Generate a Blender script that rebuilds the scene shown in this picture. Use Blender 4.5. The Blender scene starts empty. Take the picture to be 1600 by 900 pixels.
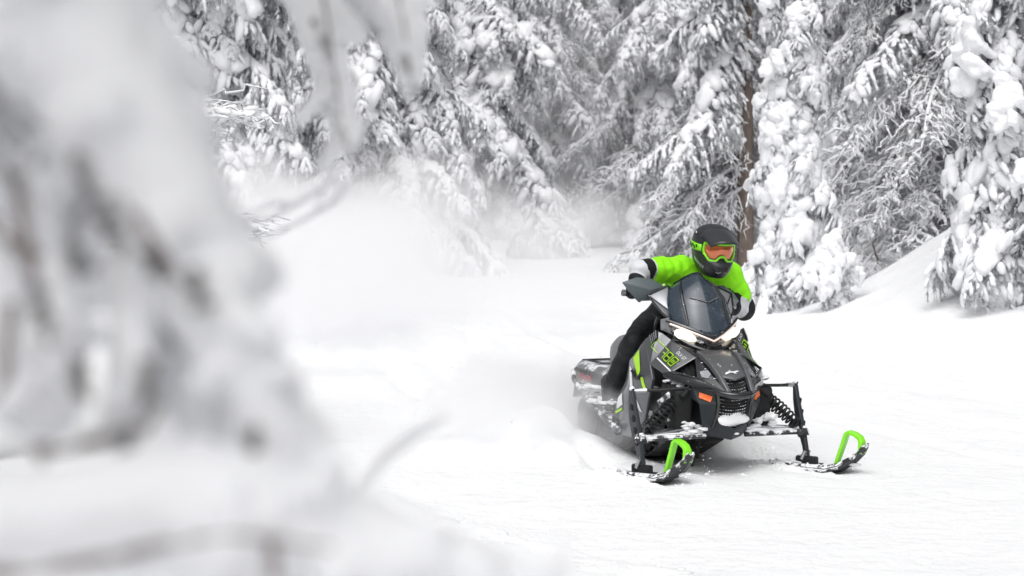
import bpy, bmesh, math, random
import numpy as np
from mathutils import Vector, Matrix, Euler
from mathutils.bvhtree import BVHTree
R = math.radians
scene = bpy.context.scene
COL = scene.collection

# ------------------------------------------------------------------ camera
cam_d = bpy.data.cameras.new('camera'); cam = bpy.data.objects.new('camera', cam_d); COL.objects.link(cam)
cam.location = (0, 0, 1.7); cam.rotation_euler = (R(90 - 2.963), 0, 0)
cam_d.sensor_width = 36.0; cam_d.lens = 70.0; cam_d.clip_start = 0.05; cam_d.clip_end = 600
cam_d.dof.use_dof = True; cam_d.dof.focus_distance = 11.9; cam_d.dof.aperture_fstop = 4.6; cam_d.dof.aperture_blades = 0
scene.camera = cam

# ------------------------------------------------------------------ overcast sky and weak broad sun
SUN_EL, SUN_AZ = 56, 192
world = bpy.data.worlds.new('World'); scene.world = world; world.use_nodes = True
wn = world.node_tree; wn.nodes.clear()
sky = wn.nodes.new('ShaderNodeTexSky'); sky.sky_type = 'NISHITA'; sky.sun_disc = False
sky.sun_elevation = R(SUN_EL); sky.sun_rotation = R(SUN_AZ); sky.dust_density = 10.0; sky.air_density = 2.0; sky.ozone_density = 1.0
hsv = wn.nodes.new('ShaderNodeHueSaturation'); hsv.inputs['Saturation'].default_value = 0.05
bg = wn.nodes.new('ShaderNodeBackground'); bg.inputs['Strength'].default_value = 0.15
wo = wn.nodes.new('ShaderNodeOutputWorld')
wn.links.new(sky.outputs[0], hsv.inputs['Color']); wn.links.new(hsv.outputs[0], bg.inputs[0]); wn.links.new(bg.outputs[0], wo.inputs[0])
sun_d = bpy.data.lights.new('sun', 'SUN'); sun_d.energy = 1.2; sun_d.angle = R(60); sun_d.color = (1.0, 0.99, 0.985)
sun = bpy.data.objects.new('sun', sun_d); COL.objects.link(sun)
sdir = Vector((math.sin(R(SUN_AZ)) * math.cos(R(SUN_EL)), math.cos(R(SUN_AZ)) * math.cos(R(SUN_EL)), math.sin(R(SUN_EL))))
sun.rotation_euler = (-sdir).to_track_quat('-Z', 'Y').to_euler()
vs = scene.view_settings
scene.display_settings.display_device = 'sRGB'
vs.view_transform = 'Standard'; vs.look = 'None'; vs.exposure = -0.51; vs.gamma = 1.0; vs.use_curve_mapping = False
cy = scene.cycles
cy.use_denoising = True
cy.use_adaptive_sampling = True; cy.adaptive_threshold = 0.02
cy.max_bounces = 14; cy.diffuse_bounces = 5; cy.glossy_bounces = 3; cy.transmission_bounces = 6; cy.transparent_max_bounces = 12
cy.volume_bounces = 10; cy.volume_step_rate = 1.0; cy.volume_max_steps = 128
cy.caustics_reflective = False; cy.caustics_refractive = False
scene.render.use_persistent_data = False

# ------------------------------------------------------------------ helpers
def tag(o, label=None, cat=None, group=None, kind=None):
    if label: o['label'] = label
    if cat: o['category'] = cat
    if group: o['group'] = group
    if kind: o['kind'] = kind
    return o

def empty(name, loc=(0, 0, 0), rz=0.0, parent=None):
    o = bpy.data.objects.new(name, None); COL.objects.link(o)
    o.location = loc; o.rotation_euler = (0, 0, rz); o.empty_display_size = 0.2
    if parent: o.parent = parent
    return o

def link_mesh(name, me, mats, parent=None, smooth=True, angle=40):
    for m in (mats if isinstance(mats, (list, tuple)) else [mats]):
        if m is not None: me.materials.append(m)
    if smooth:
        me.shade_smooth()
        if angle is not None: me.set_sharp_from_angle(angle=R(angle))
    o = bpy.data.objects.new(name, me); COL.objects.link(o)
    if parent: o.parent = parent
    return o

class Geo:
    """collects vertices and faces for ONE mesh object"""
    def __init__(s): s.v = []; s.f = []; s.m = []
    def add(s, vs, fs, mi=0):
        b = len(s.v); s.v += [tuple(p) for p in vs]
        s.f += [tuple(i + b for i in f) for f in fs]; s.m += [mi] * len(fs); return s
    def box(s, c, d, rot=None, mi=0):
        M = rot if rot is not None else Matrix.Identity(3)
        vs = [Vector(c) + M @ Vector((sx * d[0] / 2, sy * d[1] / 2, sz * d[2] / 2)) for sx in (-1, 1) for sy in (-1, 1) for sz in (-1, 1)]
        return s.add(vs, [(0, 1, 3, 2), (4, 6, 7, 5), (0, 4, 5, 1), (2, 3, 7, 6), (0, 2, 6, 4), (1, 5, 7, 3)], mi)
    def tube(s, pts, rad, n=8, cap=True, mi=0, flat=None):
        pts = [Vector(p) for p in pts]; k = len(pts)
        if not hasattr(rad, '__len__'): rad = [rad] * k
        vs = []; prev = None
        for i, p in enumerate(pts):
            t = (pts[min(i + 1, k - 1)] - pts[max(i - 1, 0)]).normalized()
            if prev is None:
                a = Vector((0, 0, 1)) if abs(t.z) < .9 else Vector((1, 0, 0))
                u = t.cross(a).normalized()
            else:
                u = (prev - t * prev.dot(t)).normalized()
            prev = u; w = t.cross(u)
            for j in range(n):
                A = 2 * math.pi * j / n
                vs.append(p + (u * math.cos(A) + w * math.sin(A) * (flat or 1.0)) * rad[i])
        fs = [(i * n + j, i * n + (j + 1) % n, (i + 1) * n + (j + 1) % n, (i + 1) * n + j) for i in range(k - 1) for j in range(n)]
        if cap: fs += [tuple(range(n - 1, -1, -1)), tuple((k - 1) * n + j for j in range(n))]
        return s.add(vs, fs, mi)
    def loft(s, rings, cap=True, mi=0):
        n = len(rings[0]); k = len(rings); vs = [p for r in rings for p in r]
        fs = [(i * n + j, i * n + (j + 1) % n, (i + 1) * n + (j + 1) % n, (i + 1) * n + j) for i in range(k - 1) for j in range(n)]
        if cap: fs += [tuple(range(n - 1, -1, -1)), tuple((k - 1) * n + j for j in range(n))]
        return s.add(vs, fs, mi)
    def grid(s, rows, mi=0):
        n = len(rows[0]); k = len(rows)
        return s.add([p for r in rows for p in r], [(i * n + j, i * n + j + 1, (i + 1) * n + j + 1, (i + 1) * n + j) for i in range(k - 1) for j in range(n - 1)], mi)
    def blob(s, c, r, seed=0, sub=2, amp=.18, mi=0):
        bm = bmesh.new(); bmesh.ops.create_icosphere(bm, subdivisions=sub, radius=1)
        rd = random.Random(seed); ph = [Vector((rd.uniform(-3, 3), rd.uniform(-3, 3), rd.uniform(-3, 3))) for _ in range(4)]
        vs = []
        for v in bm.verts:
            k = 1 + amp * sum(math.sin(v.co.dot(p) * 1.7 + i) for i, p in enumerate(ph)) / 2
            vs.append((c[0] + v.co.x * r[0] * k, c[1] + v.co.y * r[1] * k, c[2] + v.co.z * r[2] * k))
        fs = [tuple(v.index for v in f.verts) for f in bm.faces]; bm.free()
        return s.add(vs, fs, mi)
    def obj(s, name, mats, parent=None, smooth=True, angle=40, solid=None, bevel=None, recalc=True, out=None, subd=0):
        me = bpy.data.meshes.new(name); me.from_pydata(s.v, [], s.f)
        me.polygons.foreach_set('material_index', s.m)
        if recalc or out is not None:
            bm = bmesh.new(); bm.from_mesh(me)
            bmesh.ops.recalc_face_normals(bm, faces=bm.faces)
            if out is not None:
                o = Vector(out); bm.normal_update()
                if sum(f.normal.dot(f.calc_center_median() - o) * f.calc_area() for f in bm.faces) < 0:
                    bmesh.ops.reverse_faces(bm, faces=bm.faces)
            bm.to_mesh(me); bm.free()
        ob = link_mesh(name, me, mats, parent, smooth, angle)
        if solid:
            m = ob.modifiers.new('solid', 'SOLIDIFY'); m.thickness = solid; m.offset = -1; m.use_even_offset = False
        if bevel:
            m = ob.modifiers.new('bevel', 'BEVEL'); m.width = bevel; m.segments = 2; m.limit_method = 'ANGLE'; m.angle_limit = R(28); m.harden_normals = False
        if subd:
            m = ob.modifiers.new('sub', 'SUBSURF'); m.levels = subd; m.render_levels = subd
        return ob

def node_mat(name):
    m = bpy.data.materials.new(name); m.use_nodes = True
    nt = m.node_tree; nt.nodes.clear()
    o = nt.nodes.new('ShaderNodeOutputMaterial'); b = nt.nodes.new('ShaderNodeBsdfPrincipled')
    nt.links.new(b.outputs[0], o.inputs[0]); return m, nt, b, o

def N(nt, typ, **kw):
    n = nt.nodes.new(typ)
    for k, v in kw.items():
        if k in n.inputs: n.inputs[k].default_value = v
        else: setattr(n, k, v)
    return n

def plain(name, col, rough=.5, metal=0.0, coat=0.0, bump=0.0, bscale=60, var=0.0, vscale=8, dust=0.0, dscale=14, emis=None, spec=.5):
    """paint or plastic; dust = share of clinging snow powder"""
    m, nt, b, o = node_mat(name)
    b.inputs['Base Color'].default_value = (*col, 1); b.inputs['Roughness'].default_value = rough
    b.inputs['Metallic'].default_value = metal; b.inputs['Coat Weight'].default_value = coat; b.inputs['Coat Roughness'].default_value = .08
    b.inputs['Specular IOR Level'].default_value = spec
    tc = N(nt, 'ShaderNodeTexCoord'); csock = None
    if var:
        n = N(nt, 'ShaderNodeTexNoise', Scale=vscale, Detail=4.0); nt.links.new(tc.outputs['Object'], n.inputs['Vector'])
        mx = N(nt, 'ShaderNodeMix', data_type='RGBA'); mx.inputs['A'].default_value = (*[c * (1 - var) for c in col], 1); mx.inputs['B'].default_value = (*[min(1, c * (1 + var)) for c in col], 1)
        nt.links.new(n.outputs[0], mx.inputs['Factor']); csock = mx.outputs['Result']
        nt.links.new(csock, b.inputs['Base Color'])
    if dust:
        n = N(nt, 'ShaderNodeTexNoise', Scale=dscale, Detail=6.0, Roughness=.65); nt.links.new(tc.outputs['Object'], n.inputs['Vector'])
        g = N(nt, 'ShaderNodeNewGeometry'); sp = N(nt, 'ShaderNodeSeparateXYZ'); nt.links.new(g.outputs['Normal'], sp.inputs[0])
        ad = N(nt, 'ShaderNodeMath', operation='MULTIPLY_ADD'); ad.inputs[1].default_value = .10; nt.links.new(sp.outputs['Z'], ad.inputs[0]); nt.links.new(n.outputs[0], ad.inputs[2])
        mr = N(nt, 'ShaderNodeMapRange'); c0 = .74 - .36 * dust
        mr.inputs['From Min'].default_value = c0; mr.inputs['From Max'].default_value = c0 + .07; nt.links.new(ad.outputs[0], mr.inputs['Value'])
        mx = N(nt, 'ShaderNodeMix', data_type='RGBA'); mx.inputs['A'].default_value = (*col, 1); mx.inputs['B'].default_value = (.84, .85, .88, 1)
        if csock: nt.links.new(csock, mx.inputs['A'])
        nt.links.new(mr.outputs[0], mx.inputs['Factor']); nt.links.new(mx.outputs['Result'], b.inputs['Base Color'])
        mr2 = N(nt, 'ShaderNodeMapRange'); mr2.inputs['To Min'].default_value = rough; mr2.inputs['To Max'].default_value = .8
        nt.links.new(mr.outputs[0], mr2.inputs['Value']); nt.links.new(mr2.outputs[0], b.inputs['Roughness'])
        mr3 = N(nt, 'ShaderNodeMapRange'); mr3.inputs['To Min'].default_value = metal; mr3.inputs['To Max'].default_value = 0
        nt.links.new(mr.outputs[0], mr3.inputs['Value']); nt.links.new(mr3.outputs[0], b.inputs['Metallic'])
    if bump:
        n = N(nt, 'ShaderNodeTexNoise', Scale=bscale, Detail=5.0); nt.links.new(tc.outputs['Object'], n.inputs['Vector'])
        bp = N(nt, 'ShaderNodeBump', Strength=bump, Distance=.01); nt.links.new(n.outputs[0], bp.inputs['Height']); nt.links.new(bp.outputs[0], b.inputs['Normal'])
    if emis:
        b.inputs['Emission Color'].default_value = (*emis[0], 1); b.inputs['Emission Strength'].default_value = emis[1]
    return m

def snow_mat(name, scale=30, bump=.35, dist=.02, col=(.87, .875, .895)):
    m, nt, b, o = node_mat(name)
    b.inputs['Base Color'].default_value = (*col, 1); b.inputs['Roughness'].default_value = .7; b.inputs['Specular IOR Level'].default_value = .25
    tc = N(nt, 'ShaderNodeTexCoord')
    n = N(nt, 'ShaderNodeTexNoise', Scale=scale, Detail=6.0, Roughness=.6); nt.links.new(tc.outputs['Object'], n.inputs['Vector'])
    bp = N(nt, 'ShaderNodeBump', Strength=bump, Distance=dist); nt.links.new(n.outputs[0], bp.inputs['Height']); nt.links.new(bp.outputs[0], b.inputs['Normal'])
    return m

# value noise for the terrain and for lumpy shapes
_rs = np.random.RandomState(11); _tab = _rs.rand(256, 256)
def vnoise(x, y):
    x = np.asarray(x, float); y = np.asarray(y, float)
    xi = np.floor(x).astype(int); yi = np.floor(y).astype(int); fx = x - xi; fy = y - yi
    fx = fx * fx * (3 - 2 * fx); fy = fy * fy * (3 - 2 * fy)
    g = lambda a, b: _tab[a & 255, b & 255]
    return (g(xi, yi) * (1 - fx) + g(xi + 1, yi) * fx) * (1 - fy) + (g(xi, yi + 1) * (1 - fx) + g(xi + 1, yi + 1) * fx) * fy - .5
def sstep(a, b, x):
    t = np.clip((np.asarray(x, float) - a) / (b - a), 0, 1); return t * t * (3 - 2 * t)

# ------------------------------------------------------------------ sled placement (used by the terrain for its ruts)
SLED = Vector((1.263, 11.69, 0)); TH = R(20.3)
FW = (math.sin(TH), -math.cos(TH)); LF = (math.cos(TH), math.sin(TH))

# ------------------------------------------------------------------ snow ground
def terrain(x, y):
    x = np.asarray(x, float); y = np.asarray(y, float)
    z = .011 * np.clip(y - 18, 0, 60) + .25 * np.clip(y - 55, 0, 200) * .2
    # right bank with the hollow of the tree wells behind its crest
    bank = sstep(3.2, 7.2, x - .02 * (y - 25)) * 1.6 * sstep(18.5, 25.5, y)
    well = sstep(25.6, 27.6, y - .10 * (x - 5)) * sstep(3.2, 4.6, x) * .34 * (1 - sstep(32, 40, y))
    z = z + bank - well * sstep(0, .5, bank + .15)
    # left bank below the trees
    z = z + .75 * sstep(-.5, -4.5, x + .03 * (y - 28)) * sstep(22, 31, y)
    # closing slope behind the bend of the trail
    z = z + .9 * sstep(46, 60, y + 1.2 * np.clip(-x + 1, 0, 8))
    # soft undulation
    z = z + .10 * vnoise(x * .22 + 3, y * .16 + 7) + .06 * vnoise(x * .7 + 9, y * .5 + 2) + .034 * vnoise(x * 1.7 + y * 1.1, y * 1.7 - x * 1.1) + .011 * vnoise(x * 4.3 - y * 3.6, y * 4.3 + x * 3.6) + .0025 * vnoise(x * 12 + y * 9, y * 12 - x * 9)
    # flattened where the sled runs, with its own ruts behind it
    lx = (x - SLED.x) * FW[0] + (y - SLED.y) * FW[1]; ly = (x - SLED.x) * LF[0] + (y - SLED.y) * LF[1]
    bend = ly - .018 * np.clip(-lx - 1.5, 0, 40) ** 2
    near = np.exp(-((x - SLED.x) / 3.2) ** 2 - ((y - SLED.y) / 3.0) ** 2)
    z = z * (1 - near) - .0 * near
    run = sstep(.9, -.1, lx) * sstep(-45, -25, lx)
    rut = -.07 * np.exp(-(bend / .17) ** 4)
    for w in (-.53, .53): rut = rut - .05 * np.exp(-((bend - w) / .07) ** 2)
    for w in (-.75, -.3, .3, .75): rut = rut + .03 * np.exp(-((bend - w) / .08) ** 2) * (1 + 1.2 * vnoise(x * 5 + w * 9, y * 5))
    z = z + run * rut * .30 - sstep(.1, -.1, lx) * sstep(-9, -2, lx) * .035 * (np.exp(-((bend - .54) / .07) ** 2) + np.exp(-((bend + .54) / .07) ** 2))
    # snow pushed up along the edges of both skis
    for sy, a_ in ((-.54, R(20)), (.54, R(27))):
        u_ = lx * math.cos(a_) + (ly - sy) * math.sin(a_); v_ = -lx * math.sin(a_) + (ly - sy) * math.cos(a_)
        z = z + sstep(-.55, -.2, u_) * sstep(.34, .16, u_) * (.034 * np.exp(-((np.abs(v_) - .105) / .032) ** 2) * (1 + 1.4 * vnoise(x * 14 + y * 9, y * 14 - x * 9)) - .012 * np.exp(-(v_ / .07) ** 4))
    # loose snow ploughed up along both flanks of the track
    berm = np.exp(-((np.abs(ly) - .52) / .23) ** 2) * sstep(-.62, -1.15, lx) * sstep(-5.0, -1.7, lx)
    berm = berm * (1 + .55 * sstep(-1.2, -1.8, lx))
    z = z + berm * (.19 + .06 * vnoise(x * 3, y * 3) + .03 * vnoise(x * 9, y * 9))
    # faint older ski tracks beside the lane
    for w, q in ((1.75, .010), (2.75, -.006), (-2.1, .022), (4.1, .004)):
        bb = ly - w - q * np.clip(-lx, -6, 40) ** 2 - .12 * np.sin(lx * .35 + w)
        z = z + (-.022 * np.exp(-(bb / .075) ** 2) + .012 * np.exp(-((np.abs(bb) - .15) / .07) ** 2)) * (.75 + .9 * vnoise(x * 1.3 + w, y * 1.3)) * sstep(-22, -12, lx) * sstep(9, 4, lx)
    # older lane edge crossing the lower left, broken crust
    e = (y - (9.2 + 1.12 * (-(x - .32)))) * .66
    lump = .5 + 1.1 * vnoise(x * 3.2, y * 3.2) + .7 * vnoise(x * 8, y * 8)
    z = z + sstep(-3.2, -1.5, x) * sstep(1.2, .2, x) * (.035 * np.exp(-(e / .10) ** 2) * np.clip(lump, 0, 2) - .04 * sstep(-.02, .16, e) * sstep(2.2, .4, e))
    return z
def tz(x, y): return float(terrain(x, y))

def build_ground():
    ys = np.concatenate([np.linspace(-6, 5, 23)[:-1], np.linspace(5, 17, 330)[:-1], np.linspace(17, 34, 190)[:-1], np.linspace(34, 62, 120)[:-1], np.linspace(62, 260, 40)])
    t = np.linspace(-1, 1, 561)
    rows = []
    for yv in ys:
        half = 8 + max(0, yv) * .9
        xs = half * (.22 * t + .78 * t ** 3) if yv < 60 else half * (.6 * t + .4 * t ** 3)
        rows.append(np.stack([xs, np.full_like(xs, yv), terrain(xs, np.full_like(xs, yv))], 1))
    V = np.concatenate(rows); n = len(t); k = len(ys)
    i, j = np.meshgrid(np.arange(k - 1), np.arange(n - 1), indexing='ij'); a = (i * n + j).ravel()
    Fq = np.stack([a, a + 1, a + n + 1, a + n], 1)
    me = bpy.data.meshes.new('snow_ground'); me.from_pydata(V.tolist(), [], Fq.tolist())
    m, nt, b, o = node_mat('ground_snow')
    b.inputs['Base Color'].default_value = (.88, .885, .90, 1); b.inputs['Roughness'].default_value = .75; b.inputs['Specular IOR Level'].default_value = .2
    tc = N(nt, 'ShaderNodeTexCoord')
    n1 = N(nt, 'ShaderNodeTexNoise', Scale=9.0, Detail=8.0, Roughness=.62); n2 = N(nt, 'ShaderNodeTexNoise', Scale=1.6, Detail=4.0)
    for q in (n1, n2): nt.links.new(tc.outputs['Object'], q.inputs['Vector'])
    b1 = N(nt, 'ShaderNodeBump', Strength=.6, Distance=.045); b2 = N(nt, 'ShaderNodeBump', Strength=.4, Distance=.12)
    nt.links.new(n2.outputs[0], b2.inputs['Height']); nt.links.new(n1.outputs[0], b1.inputs['Height']); nt.links.new(b2.outputs[0], b1.inputs['Normal']); nt.links.new(b1.outputs[0], b.inputs['Normal'])
    g = link_mesh('snow_ground', me, m, None, True, None)
    tag(g, 'smooth white snow of the trail and its banks', 'snow', kind='structure')
build_ground()

# ------------------------------------------------------------------ trees: materials
def needle_mat(name, dark, frost, amt):
    m, nt, b, o = node_mat(name)
    b.inputs['Roughness'].default_value = .8; b.inputs['Specular IOR Level'].default_value = .15
    tc = N(nt, 'ShaderNodeTexCoord'); oi = N(nt, 'ShaderNodeObjectInfo')
    n = N(nt, 'ShaderNodeTexNoise', Scale=5.0, Detail=5.0, Roughness=.7)
    nt.links.new(tc.outputs['Object'], n.inputs['Vector'])
    ad = N(nt, 'ShaderNodeMath', operation='MULTIPLY_ADD'); ad.inputs[1].default_value = .14; nt.links.new(oi.outputs['Random'], ad.inputs[0]); nt.links.new(n.outputs[0], ad.inputs[2])
    mr = N(nt, 'ShaderNodeMapRange'); mr.inputs['From Min'].default_value = .62 - amt * .3; mr.inputs['From Max'].default_value = .82 - amt * .3
    nt.links.new(ad.outputs[0], mr.inputs['Value'])
    mx = N(nt, 'ShaderNodeMix', data_type='RGBA'); mx.inputs['A'].default_value = (*dark, 1); mx.inputs['B'].default_value = (*frost, 1)
    nt.links.new(mr.outputs[0], mx.inputs['Factor']); nt.links.new(mx.outputs['Result'], b.inputs['Base Color'])
    return m
M_NEEDLE = needle_mat('fir_needles', (.070, .078, .075), (.64, .65, .67), .88)
M_NEEDLE_RIME = needle_mat('rimed_fir_needles', (.085, .092, .092), (.74, .75, .77), 1.08)
M_TWIG = needle_mat('rimed_twig', (.10, .09, .085), (.66, .66, .69), .62)
M_TSNOW = snow_mat('bough_snow', 22, .5, .03, (.88, .885, .905))
def bark_mat(name, a, b_, snowside):
    m, nt, b, o = node_mat(name); b.inputs['Roughness'].default_value = .9
    tc = N(nt, 'ShaderNodeTexCoord'); mp = N(nt, 'ShaderNodeMapping'); mp.inputs['Scale'].default_value = (14, 14, 3.5)
    nt.links.new(tc.outputs['Object'], mp.inputs[0])
    v = N(nt, 'ShaderNodeTexVoronoi', Scale=1.0); v.feature = 'F1'; n = N(nt, 'ShaderNodeTexNoise', Scale=2.0, Detail=6.0)
    nt.links.new(mp.outputs[0], v.inputs['Vector']); nt.links.new(mp.outputs[0], n.inputs['Vector'])
    mx = N(nt, 'ShaderNodeMix', data_type='RGBA'); mx.inputs['A'].default_value = (*a, 1); mx.inputs['B'].default_value = (*b_, 1)
    nt.links.new(n.outputs[0], mx.inputs['Factor'])
    n3 = N(nt, 'ShaderNodeTexNoise', Scale=5.0, Detail=9.0, Roughness=.75); nt.links.new(tc.outputs['Object'], n3.inputs['Vector'])
    mr = N(nt, 'ShaderNodeMapRange'); mr.inputs['From Min'].default_value = .66 - .1 * snowside; mr.inputs['From Max'].default_value = .74 - .1 * snowside
    nt.links.new(n3.outputs[0], mr.inputs['Value'])
    m2 = N(nt, 'ShaderNodeMix', data_type='RGBA'); m2.inputs['B'].default_value = (.8, .81, .83, 1); nt.links.new(mx.outputs['Result'], m2.inputs['A']); nt.links.new(mr.outputs[0], m2.inputs['Factor'])
    nt.links.new(m2.outputs['Result'], b.inputs['Base Color'])
    bp = N(nt, 'ShaderNodeBump', Strength=.8, Distance=.03); nt.links.new(v.outputs['Distance'], bp.inputs['Height']); nt.links.new(bp.outputs[0], b.inputs['Normal'])
    return m
M_BARK = bark_mat('conifer_bark', (.055, .045, .040), (.16, .13, .115), .35)
M_PINEBARK = bark_mat('reddish_pine_bark', (.11, .085, .072), (.25, .195, .17), .3)

# ------------------------------------------------------------------ trees: boughs (mesh data shared by all boughs of a kind)
class Acc:
    def __init__(s): s.V = []; s.F3 = []; s.F4 = []; s.M3 = []; s.M4 = []; s.n = 0
    def tube(s, P, rad, k, mi, sq=1.0, up=None):
        """P (n,3) path, rad (n,), k sides; sq squashes the section vertically"""
        P = np.asarray(P, float); n = len(P)
        T = np.gradient(P, axis=0); T /= np.linalg.norm(T, axis=1)[:, None] + 1e-9
        a = np.where(np.abs(T[:, 2:3]) > .93, np.array([[1., 0, 0]]), np.array([[0, 0, 1.]]))
        U = np.cross(T, a); U /= np.linalg.norm(U, axis=1)[:, None] + 1e-9; W = np.cross(U, T)
        A = np.arange(k) * 2 * np.pi / k
        rad = np.asarray(rad, float)
        if rad.ndim == 1: rad = rad[:, None] * np.ones((1, k))
        ring = P[:, None, :] + rad[:, :, None] * (np.cos(A)[None, :, None] * U[:, None, :] + sq * np.sin(A)[None, :, None] * W[:, None, :])
        b = s.n; s.V.append(ring.reshape(-1, 3)); s.n += n * k
        i, j = np.meshgrid(np.arange(n - 1), np.arange(k), indexing='ij')
        q = np.stack([b + i * k + j, b + i * k + (j + 1) % k, b + (i + 1) * k + (j + 1) % k, b + (i + 1) * k + j], -1).reshape(-1, 4)
        s.F4.append(q); s.M4.append(np.full(len(q), mi))
    def tris(s, T, mi):
        T = np.asarray(T, float); b = s.n; s.V.append(T.reshape(-1, 3)); s.n += len(T) * 3
        f = (b + np.arange(len(T) * 3)).reshape(-1, 3); s.F3.append(f); s.M3.append(np.full(len(f), mi))
    def mesh(s, name, mats):
        V = np.concatenate(s.V); F4 = np.concatenate(s.F4) if s.F4 else np.zeros((0, 4), int); F3 = np.concatenate(s.F3) if s.F3 else np.zeros((0, 3), int)
        me = bpy.data.meshes.new(name)
        nl = F4.size + F3.size; npoly = len(F4) + len(F3)
        me.vertices.add(len(V)); me.vertices.foreach_set('co', V.astype(np.float32).ravel())
        me.loops.add(nl); me.loops.foreach_set('vertex_index', np.concatenate([F4.ravel(), F3.ravel()]).astype(np.int32))
        me.polygons.add(npoly)
        me.polygons.foreach_set('loop_start', np.concatenate([np.arange(len(F4)) * 4, F4.size + np.arange(len(F3)) * 3]).astype(np.int32))
        me.polygons.foreach_set('loop_total', np.concatenate([np.full(len(F4), 4), np.full(len(F3), 3)]).astype(np.int32))
        me.polygons.foreach_set('material_index', np.concatenate((s.M4 or [np.zeros(0)]) + (s.M3 or [np.zeros(0)])).astype(np.int32))
        me.update(calc_edges=True); me.validate()
        for m in mats: me.materials.append(m)
        me.shade_smooth()
        return me

def needles(acc, rs, P, count, ln, wd, mi=0, spread=1.0):
    """needle tufts standing off a twig: slim triangles leaning along the twig"""
    P = np.asarray(P); n = len(P)
    t = rs.rand(count) * (n - 1.001); i = t.astype(int); fr = (t - i)[:, None]
    p = P[i] * (1 - fr) + P[i + 1] * fr; d = P[i + 1] - P[i]; d /= np.linalg.norm(d, axis=1)[:, None] + 1e-9
    r = rs.randn(count, 3); r -= (r * d).sum(1)[:, None] * d; r /= np.linalg.norm(r, axis=1)[:, None] + 1e-9
    dirn = d * .75 + r * spread; dirn /= np.linalg.norm(dirn, axis=1)[:, None]
    side = np.cross(dirn, rs.randn(count, 3)); side /= np.linalg.norm(side, axis=1)[:, None] + 1e-9
    L = (ln * (.6 + .8 * rs.rand(count)))[:, None]
    acc.tris(np.stack([p - side * wd, p + side * wd, p + dirn * L], 1), mi)

def lump_tube(acc, rs, P, r0, mi, k=6, lift=.6, tip=.5, sq=.9):
    """snow lying along a twig: lumpy, tapered at both ends, sitting on top of it"""
    n = max(4, len(P)); P = np.asarray(P, float)
    t = np.linspace(0, 1, n)
    idx = np.linspace(0, len(P) - 1, n); i = np.minimum(idx.astype(int), len(P) - 2); P = P[i] * (1 - (idx - i)[:, None]) + P[i + 1] * (idx - i)[:, None]
    env = np.clip(np.sin(np.pi * np.clip(t * .93 + .05, 0, 1)) ** .45, .12, 1)
    rad = r0 * env[:, None] * (.75 + .5 * rs.rand(n, 1)) * (.85 + .3 * rs.rand(n, k))
    rad[-1] *= tip; rad[0] *= .4
    Q = P + np.array([0, 0, 1.]) * (r0 * lift * env)[:, None]
    acc.tube(Q, rad, k, mi, sq)

def droop(p0, d, L, g, n, rs, wob=.03):
    """path leaving p0 along d and bending down under its load"""
    t = np.linspace(0, 1, n)[:, None]; d = np.asarray(d, float) / np.linalg.norm(d)
    P = np.asarray(p0) + d * L * t + np.array([0, 0, -1.]) * L * g * t ** 2
    P[1:-1] += rs.randn(n - 2, 3) * wob * L * .5
    return P

_bm = bmesh.new(); bmesh.ops.create_icosphere(_bm, subdivisions=2, radius=1)
ICO_V = np.array([v.co[:] for v in _bm.verts]); ICO_F = np.array([[v.index for v in f.verts] for f in _bm.faces]); _bm.free()
def clump(acc, rs, c, d, ln, wd, ht, mi, amp=.22):
    """a lump of snow: an uneven, slightly sagging pillow, long axis d"""
    d = np.asarray(d, float); d = d / (np.linalg.norm(d) + 1e-9)
    u = np.cross(d, [0, 0, 1.]); u = u / (np.linalg.norm(u) + 1e-6) if np.linalg.norm(u) > .05 else np.array([1., 0, 0]); w = np.cross(u, d)
    k = 1 + amp * sum(np.sin(ICO_V @ (rs.randn(3) * 2.6) + rs.rand() * 6) for _ in range(4)) / 1.6
    P = ICO_V * k[:, None]
    P[:, 2] = np.where(P[:, 2] < 0, P[:, 2] * .7, P[:, 2])
    X = np.asarray(c) + P[:, :1] * ln * d + P[:, 1:2] * wd * u + P[:, 2:] * ht * w
    b = acc.n; acc.V.append(X); acc.n += len(X); acc.F3.append(ICO_F + b); acc.M3.append(np.full(len(ICO_F), mi))

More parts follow.
